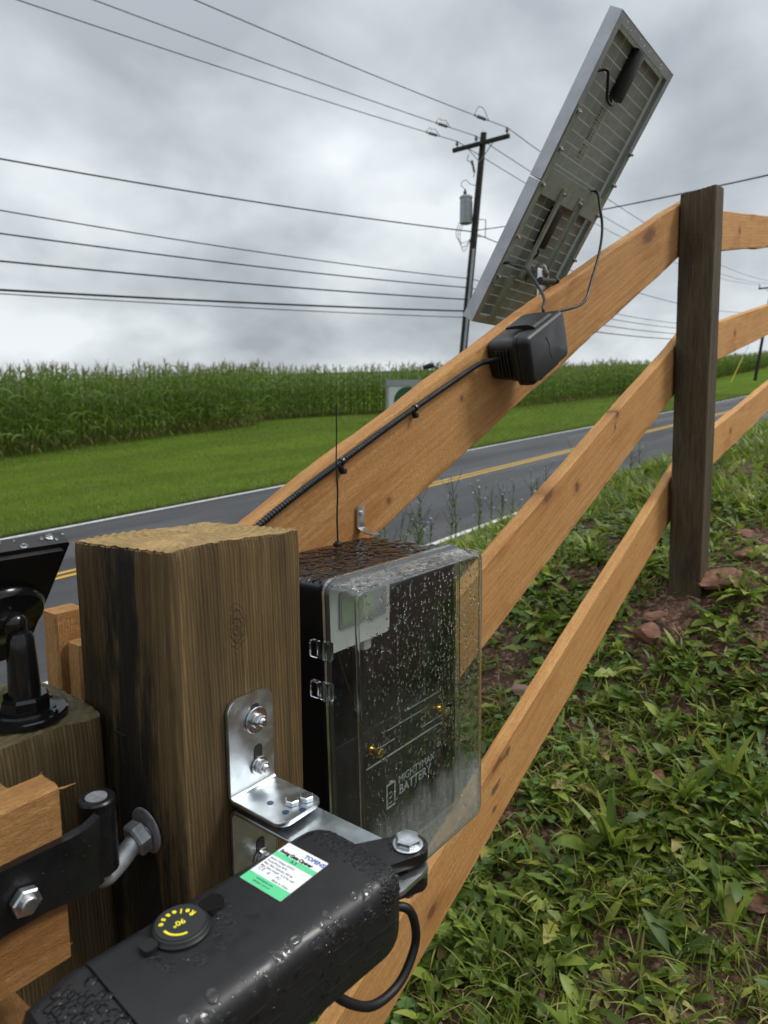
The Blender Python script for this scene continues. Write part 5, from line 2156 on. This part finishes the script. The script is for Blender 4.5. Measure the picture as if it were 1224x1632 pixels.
# charge controller inside
cc = thing('charge_controller', (.54, .5, 1.25), 'pale grey charge controller with small display, inside the box at upper left', 'controller')
mb = MB()
mb.prism(rrect(.118, .074, .006, 4, .541, 1.2865), (0, .497, 0), (1, 0, 0), (0, 0, 1), (0, -.036, 0))
obj('case', mb, 'controller_grey', cc, smooth=35)
mb = MB()
mb.prism(rrect(.078, .040, .004, 4, .553, 1.292), (0, .4609, 0), (1, 0, 0), (0, 0, 1), (0, -.0018, 0))
scr = obj('bezel', mb, 'label_grey', cc, smooth=30)
mb = MB()
mb.prism(rrect(.050, .028, .002, 2, .541, 1.290), (0, .4590, 0), (1, 0, 0), (0, 0, 1), (0, -.0006, 0))
obj('display', mb, 'lcd_green', scr, smooth=0)
for x in (.492, .572):
    mb = MB()
    mb.box((x - .006, .470, 1.232), (x + .008, .495, 1.2494), .003)
    obj('mounting_foot', mb, 'controller_grey', cc, smooth=30)
mb = MB()
mb.tube(bez([(.53, .48, 1.2494), (.532, .472, 1.22), (.55, .468, 1.17), (.565, .462, 1.14)], 20), .0016, 6)
obj('lead', mb, 'black_rubber', cc, smooth=60)
mb = MB()
mb.tube(bez([(.691, .4475, 1.127), (.6935, .4465, 1.119), (.6965, .4490, 1.110), (.6985, .4518, 1.104)], 24), .0014, 6)
obj('lead', mb, 'red_wire', cc, smooth=60)

bt = thing('battery', (.6, .51, 1.0), 'black sealed battery with silver lettering standing in the bottom of the box', 'battery')
mb = MB()
mb.box((.496, .4535, .9985), (.706, .560, 1.150), .003)
obj('case', mb, 'black_plastic', bt, smooth=30)
for (x0, x1, z, h) in ((.548, .702, 1.1045, .0016), (.548, .600, 1.121, .0007), (.655, .700, 1.114, .0009), (.585, .665, 1.136, .0006), (.62, .690, 1.1475, .0006)):
    mb = MB()
    mb.box((x0, .4527, z - h / 2), (x1, .4534, z + h / 2))
    obj('trim_line', mb, 'silver_print', bt, smooth=0)
for x in (.5555, .690):
    mb = MB()
    mb.lathe([(.0062, 0), (.0062, .003)], (x, .4534, 1.126), (0, -1, 0), 6)
    mb.lathe([(.0034, .003), (.0034, .012)], (x, .4534, 1.126), (0, -1, 0), 12)
    mb.hexnut((x, .4415, 1.126), (0, -1, 0), .0056, .004)
    obj('terminal', mb, 'brass', bt, smooth=30)
TX = Vector((1, 0, 0))
TZ = Vector((0, 0, 1))
mb = text_mb('MIGHTYMAX', .0135, frame((.6075, .4533, 1.0610), TX, TZ, (0, -1, 0)), .0002, None, 'LEFT', .00005, .95)
obj('lettering', mb, 'silver_print', bt, smooth=0)
mb = text_mb('BATTERY', .0165, frame((.6090, .4533, 1.0465), TX, TZ, (0, -1, 0)), .0002, None, 'LEFT', .0002, .98)
obj('lettering', mb, 'silver_print', bt, smooth=0)
mb = text_mb('\u00ae', .009, frame((.689, .4533, 1.0735), TX, TZ, (0, -1, 0)), .0002, None, 'LEFT', 0)
obj('lettering', mb, 'silver_print', bt, smooth=0)
mb = MB()
ix0, ix1, iz0, iz1, it = .5845, .6015, 1.0385, 1.0690, .0020
for a in ((ix0, iz0, ix1, iz0 + it), (ix0, iz1 - it, ix1, iz1), (ix0, iz0 + it, ix0 + it, iz1 - it), (ix1 - it, iz0 + it, ix1, iz1 - it), (ix0 + .0055, iz1, ix1 - .0055, iz1 + .0025)):
    mb.box((a[0], .4529, a[1]), (a[2], .4534, a[3]))
for k in range(3):
    mb.box((ix0 + .0042, .4529, iz0 + .0055 + k * .0065), (ix1 - .0065, .4534, iz0 + .0062 + k * .0065))
obj('battery_icon', mb, 'silver_print', bt, smooth=0)

# rain on the enclosure
mb = MB()
rr = random.Random(5)


def ex(x, z):
    return x + (EZ1 - z) * .033


for k in range(1900):                                     # front of the lid
    x, z = rr.uniform(EX0 + .008, EX1 - .006), EZ0 + .008 + (EH - .016) * rr.random() ** .8
    rad = .00045 + .0011 * rr.random() ** 2.6
    drop(mb, (ex(x, z), .4020, z), (0, -1, 0), rad, .55, rr.uniform(1.0, 2.0), (0, 0, 1), 6, rr)
for k in range(26):                                      # trails of beads running down
    x = rr.uniform(EX0 + .06, EX1 - .02)
    z = rr.uniform(1.20, 1.32)
    while z > 1.12 and rr.random() < .95:
        drop(mb, (ex(x, z), .4020, z), (0, -1, 0), rr.uniform(.0004, .0011), .5, rr.uniform(1.2, 2.4), (0, 0, 1), 6, rr)
        z -= rr.uniform(.003, .009)
        x += rr.uniform(-.0006, .0006)
for k in range(330):                                     # crowded beads on top of the lid
    x, y = rr.uniform(EX0 + .004, EX1 - .004), rr.uniform(.404, .436)
    drop(mb, (x, y, EZ1 - .0012 - max(0, .4075 - y) * .4), (0, 0, 1), rr.uniform(.0010, .0036), .42, rr.uniform(1, 1.7), (1, rr.uniform(-.3, .3), 0), 8, rr)
for k in range(90):                                      # right and left sides of the lid
    z, y = rr.uniform(EZ0 + .01, EZ1 - .01), rr.uniform(.407, .435)
    drop(mb, (ex(EX1 - .0012, z), y, z), (1, 0, 0), rr.uniform(.0005, .0013), .5, 1.3, (0, 0, 1), 6, rr)
for k in range(60):
    z, y = EZ0 + .05 + rr.random() * (EH - .06), rr.uniform(.407, .435)
    drop(mb, (ex(EX0 + .0012, z), y, z), (-1, 0, 0), rr.uniform(.0004, .0011), .5, 1.3, (0, 0, 1), 6, rr)
obj('water_drops', mb, 'water', lid, kind='stuff', smooth=60)
mb = MB()
for k in range(420):                                     # standing water on the black top
    x, y = rr.uniform(EX0 + .006, EX1 - .006), rr.uniform(.450, .574)
    drop(mb, (x, y, EZ1 - .0008 - (y - .448) * .022), (0, 0, 1), rr.uniform(.0012, .0052), .2, rr.uniform(1, 2.2), (1, rr.uniform(-.5, .5), 0), 8, rr)
obj('water_drops', mb, 'water_on_black', en, kind='stuff', smooth=60)

# ================================================================== RAIL BOX AND CONDUIT
RT = R['top']


def rt(u, y, w):
    return RT @ Vector((u, y, w))


jb = thing('junction_box', rt(.637, 0, -.02), 'black plastic box with lightning mark screwed to the top rail', 'junction box')
U0, U1, W0, W1 = .566, .708, -.060, .0176
UC, WC = (U0 + U1) / 2, (W0 + W1) / 2


def jsec(y, dw, r):
    return [(UC + p[0], y, WC + p[1]) for p in rrect(U1 - U0 + dw, W1 - W0 + dw, r, 6)]


mb = MB()
loft(mb, [jsec(-.001, -.016, .012), jsec(-.004, -.012, .014), jsec(-.048, -.006, .014), jsec(-.052, -.004, .013), jsec(-.0525, .004, .012), jsec(-.0585, .004, .012)])
obj('body', mb, 'black_plastic', jb, smooth=35, mtx=RT)
mb = MB()
loft(mb, [jsec(-.0590, .003, .012), jsec(-.0600, .005, .012), jsec(-.074, .003, .011), jsec(-.0785, -.003, .010), jsec(-.0800, -.010, .008)])
jl = obj('lid', mb, 'black_plastic', jb, smooth=35, mtx=RT)
mb = MB()
bolt_poly = [(-.004, .021), (.0042, .0035), (.0005, .003), (.0068, -.018), (.0022, -.0185), (-.0050, .0002), (-.0008, .0006), (-.0075, .0195)]
bolt_poly = [(-.0045, .022), (.0048, .0045), (.0012, .0020), (.0085, -.020), (.0058, -.0205), (-.0022, .0012), (.0016, .0042), (-.0072, .0212)]
mb.prism(bolt_poly, (UC - .002, -.0799, WC - .002), (1, 0, 0), (0, 0, 1), (0, -.0006, 0))
obj('lightning_mark', mb, 'print_black', jl, smooth=0, mtx=RT)
for (w, sgn) in ((W1, 1), (W0, -1)):
    mb = MB()
    u0, u1 = UC - .030, UC + .036
    loft(mb, [[(u0, y, w + sgn * (.001 + a)), (u1, y, w + sgn * (.001 + a)), (u1, y, w + sgn * (.001 + b)), (u0, y, w + sgn * (.001 + b))] if sgn > 0 else
              [(u0, y, w + sgn * (.001 + b)), (u1, y, w + sgn * (.001 + b)), (u1, y, w + sgn * (.001 + a)), (u0, y, w + sgn * (.001 + a))]
              for (y, a, b) in ((-.022, .003, .006), (-.040, .003, .0085), (-.060, .001, .0085), (-.070, .001, .006), (-.074, .001, .003))])
    obj('latch', mb, 'black_plastic', jb, smooth=20, mtx=RT)
for k in range(4):
    mb = MB()
    mb.box((U0 - .0005, -.040 + k * .006, W0 + .014), (U0 + .003, -.037 + k * .006, W1 - .018), .0006)
    obj('vent_rib', mb, 'black_plastic', jb, smooth=30, mtx=RT)

# corrugated conduit along the rail
cd = thing('corrugated_conduit', rt(.26, 0, 0), 'black corrugated cable conduit clipped along the top rail', 'conduit')
path = bez([(-.06, -.004, -.010), (.02, -.0075, .000), (.10, -.0075, .0025), (.171, -.0075, .0018), (.26, -.0075, .0012), (.342, -.0075, -.0005), (.44, -.0078, -.0035), (.520, -.010, -.0055), (.545, -.016, -.009), (.572, -.022, -.0155)], 630)
rad = [(.0044, .0044, .0032, .0032)[i % 4] for i in range(len(path))]
mb = MB()
mb.tube([RT @ p for p in path], rad, 10)
obj('tube', mb, 'black_rubber', cd, smooth=70)
for u in (.171, .342):
    mb = MB()
    mb.lathe([(.0050, -.0035), (.0052, -.003), (.0052, .003), (.0050, .0035)], rt(u, -.0077, .0016 if u < .2 else -.0005), tuple((RT.to_3x3() @ Vector((1, 0, 0)))), 16)
    obj('clip', mb, 'black_gloss', cd, smooth=30)
    mb = MB()
    mb.box((u - .003, -.006, -.016), (u + .003, -.0008, -.004), .001)
    mb.hexnut((u, -.006, -.0125), (0, -1, 0), .0038, .003)
    obj('clip_screw', mb, 'black_iron', cd, smooth=30, mtx=RT)
mb = MB()
rr = random.Random(55)
for k in range(120):
    p = path[rr.randrange(100, 520)]
    a = rr.uniform(1.2, 3.6)
    nn = Vector((0, cos(a) * 1.0, sin(a)))
    drop(mb, RT @ (Vector(p) + nn * .0041), tuple(RT.to_3x3() @ nn), rr.uniform(.0005, .0011), .6, rr=rr)
obj('water_drops', mb, 'water_on_black', cd, kind='stuff', smooth=60)

# ================================================================== SOLAR PANEL
PA = Vector((1.258, .7546, 1.6753))
PV = Vector((0, .47 - .7546, 2.1671 - 1.6753))
PLEN = PV.length
PV.normalize()
PN = Vector((1, 0, 0)).cross(PV)
PMX = frame(PA, (1, 0, 0), PV, PN)
PW = .297
sp = thing('solar_panel', (1.40, .64, 1.70), 'pair of framed solar panels seen from behind, tilted on a mount on the top rail', 'solar panel')
FT_ = .026
half = PLEN / 2
for (y0, y1) in ((0, half - .0012), (half + .0012, PLEN)):
    mb = MB()
    lw = .0165
    # side walls and returned lips, butted at the corners
    mb.box((0, y0, -FT_), (.0022, y1, 0), .0004, 1)
    mb.box((PW - .0022, y0, -FT_), (PW, y1, 0), .0004, 1)
    mb.box((.0023, y0, -FT_), (PW - .0023, y0 + .0022, 0), .0004, 1)
    mb.box((.0023, y1 - .0022, -FT_), (PW - .0023, y1, 0), .0004, 1)
    mb.box((.0023, y0 + .0023, -.0016), (lw, y1 - .0023, -.0001), .0003, 1)
    mb.box((PW - lw, y0 + .0023, -.0016), (PW - .0023, y1 - .0023, -.0001), .0003, 1)
    mb.box((lw + .0001, y0 + .0023, -.0016), (PW - lw - .0001, y0 + lw, -.0001), .0003, 1)
    mb.box((lw + .0001, y1 - lw, -.0016), (PW - lw - .0001, y1 - .0023, -.0001), .0003, 1)
    obj('frame', mb, 'frame_aluminium', sp, smooth=30, mtx=PMX)
    mb = MB()
    mb.box((.0024, y0 + .0024, -FT_ + .001), (PW - .0024, y1 - .0024, -.0165))
    bs = obj('back_sheet', mb, 'pv_backsheet', sp, smooth=0, mtx=PMX)
    cols, rows = 4, 12
    gx0, gx1, gy0, gy1 = .016, PW - .016, y0 + .016, y1 - .016
    cw, ch = (gx1 - gx0) / cols, (gy1 - gy0) / rows
    cm = MB()
    cm.box((-cw / 2 + .0007, -ch / 2 + .0009, 0), (cw / 2 - .0007, ch / 2 - .0009, .0003))
    cme = cm.mesh('cell', 0)
    cme.materials.append(M['pv_cell'])
    for i in range(cols):
        for j in range(rows):
            obj('cell', cme, None, bs, mtx=PMX @ Matrix.Translation((gx0 + cw * (i + .5), gy0 + ch * (j + .5), -.0164)))
# junction boxes on the back sheets
for (cx_, cy_, w_, h_) in ((.135, .508, .036, .086), (.128, .216, .032, .082)):
    mb = MB()
    mb.box((cx_ - w_ / 2, cy_ - h_ / 2, -.0162), (cx_ + w_ / 2, cy_ + h_ / 2, .001), .004)
    jo = obj('terminal_box', mb, 'black_plastic', sp, smooth=30, mtx=PMX)
# printed sticker with bars
mb = MB()
mb.box((.110, .348, -.0160), (.142, .448, -.0158))
st = obj('sticker', mb, 'pv_backsheet', sp, smooth=0, mtx=PMX)
mb = MB()
rr = random.Random(2)
y = .352
while y < .444:
    t = rr.choice((.0008, .0014, .0022))
    if not (.375 < y < .385):
        mb.box((.113, y, -.01575), (.125, y + t, -.01565))
        mb.box((.128, y, -.01575), (.138, y + t * .6, -.01565))
    y += t + rr.choice((.001, .0016, .0028))
obj('printed_bars', mb, 'print_black', st, smooth=0, mtx=PMX)
# mounting bracket: two long side strips, a cross plate and an inner U frame
for x0 in (.004, PW - .020):
    mb = MB()
    mb.box((x0, .085, .0002), (x0 + .016, .420, .0020), .0004, 1)
    obj('side_strip', mb, 'dark_bracket', sp, smooth=30, mtx=PMX)
mb = MB()
mb.box((.0205, half - .020, .0003), (PW - .0205, half + .028, .0022), .0004, 1)
obj('cross_plate', mb, 'dark_bracket', sp, smooth=30, mtx=PMX)
for x0 in (.088, .172):
    mb = MB()
    mb.box((x0, .110, .0026), (x0 + .018, half + .008, .0046), .0004, 1)
    mb.box((x0 + (0 if x0 < .1 else .016), .110, .0046), (x0 + (.002 if x0 < .1 else .018), half + .008, .009), .0004, 1)
    obj('inner_channel', mb, 'dark_bracket', sp, smooth=30, mtx=PMX)
mb = MB()
mb.box((.1065, .104, .0026), (.1715, .150, .0046), .0004, 1)
foot = obj('foot_plate', mb, 'dark_bracket', sp, smooth=30, mtx=PMX)
nut = MB()
nut.lathe([(.0052, 0), (.0055, .0003), (.0055, .0010)], (0, 0, 0), (0, 0, 1), 16)
nut.hexnut((0, 0, .001), (0, 0, 1), .0044, .0036)
nut.lathe([(.0022, .004), (.0022, .0085)], (0, 0, 0), (0, 0, 1), 10)
nme = nut.mesh('bolt', 30)
nme.materials.append(M['stainless'])
for (x, y, z) in [(.012, .10, .002), (.012, .18, .002), (.012, .28, .002), (.012, .345, .002), (.012, .41, .002), (PW - .012, .10, .002), (PW - .012, .18, .002), (PW - .012, .28, .002),
                  (PW - .012, .345, .002), (PW - .012, .41, .002), (.097, half - .002, .0046), (.181, half - .002, .0046), (.122, .138, .0046), (.150, .138, .0046), (.122, .115, .0046), (.150, .115, .0046)]:
    obj('bolt', nme, None, sp, mtx=PMX @ Matrix.Translation((x, y, z)))
# long spar down the back of the lower panel
mb = MB()
mb.box((.055, .010, .0004), (.079, .1085, .003), .0004, 1)
obj('spar', mb, 'dark_bracket', sp, smooth=30, mtx=PMX)
# upright that holds it on the rail
mb = MB()
f0 = PMX @ Vector((.139, .118, .004))
xr = 1.285
zr = 1.364 + .436 * (xr - .492)
mb.box((xr - .022, .6115, zr - .09), (xr + .022, .6145, zr + .055), .001)
sup = obj('upright', mb, 'galvanized', sp, smooth=30)
mb = MB()
top_p = Vector((xr, .613, zr + .045))
mb.tube([top_p, Vector((xr + .02, .628, zr + .062)), Vector((xr + .06, .65, zr + .070)), f0 + Vector((-.02, -.004, -.004)), f0], [.011, .011, .010, .010, .011], 10)
obj('pivot_arm', mb, 'galvanized', sp, smooth=40)
mb = MB()
mb.cyl((xr - .03, .605, zr + .030), (xr + .035, .605, zr + .036), .006, 12)
mb.hexnut((xr + .035, .605, zr + .036), (1, 0, .1), .009, .007)
obj('pivot_bolt', mb, 'black_iron', sp, smooth=30)
# cables of the panels
for pts, r_ in (([PMX @ Vector((.120, .468, -.012)), PMX @ Vector((.108, .452, .006)), PMX @ Vector((.075, .452, .010)), PMX @ Vector((.048, .472, .010)), PMX @ Vector((.034, .486, .006)), PMX @ Vector((.020, .478, -.004))], .0027),
                ([PMX @ Vector((.200, .312, -.004)), PMX @ Vector((.212, .316, .012)), (1.425, .560, 1.898), (1.415, .550, 1.855), (1.392, .545, 1.805), (1.350, .540, 1.752), (1.290, .533, 1.695), rt(.732, -.045, .006), rt(.712, -.045, -.012)], .0027),
                ([PMX @ Vector((.006, .122, -.004)), PMX @ Vector((.010, .130, .010)), (1.225, .645, 1.768), (1.195, .605, 1.752), (1.175, .575, 1.722), (1.155, .548, 1.690), rt(.694, -.050, .028), rt(.690, -.052, .012)], .0027),
                ([PMX @ Vector((.118, .178, -.004)), PMX @ Vector((.116, .165, .004)), PMX @ Vector((.120, .150, -.004))], .0024),
                ([PMX @ Vector((.215, .115, .0)), PMX @ Vector((.222, .125, .015)), PMX @ Vector((.236, .115, .02)), PMX @ Vector((.236, .09, .01))], .0024)):
    mb = MB()
    mb.tube(bez(pts, 64), r_, 8)
    obj('cable', mb, 'black_rubber', sp, smooth=60)
mb = MB()
rr = random.Random(66)
for k in range(46):
    drop(mb, PMX @ Vector((0, rr.uniform(.0, PLEN), -rr.uniform(.002, .024))), (-1, 0, 0), rr.uniform(.0005, .0011), .5, rr=rr)
for k in range(24):
    drop(mb, PMX @ Vector((rr.uniform(.02, PW), PLEN - rr.uniform(0, .015), .0001)), tuple(PN), rr.uniform(.0006, .0012), .6, rr=rr)
obj('water_drops', mb, 'water', sp, kind='stuff', smooth=60)
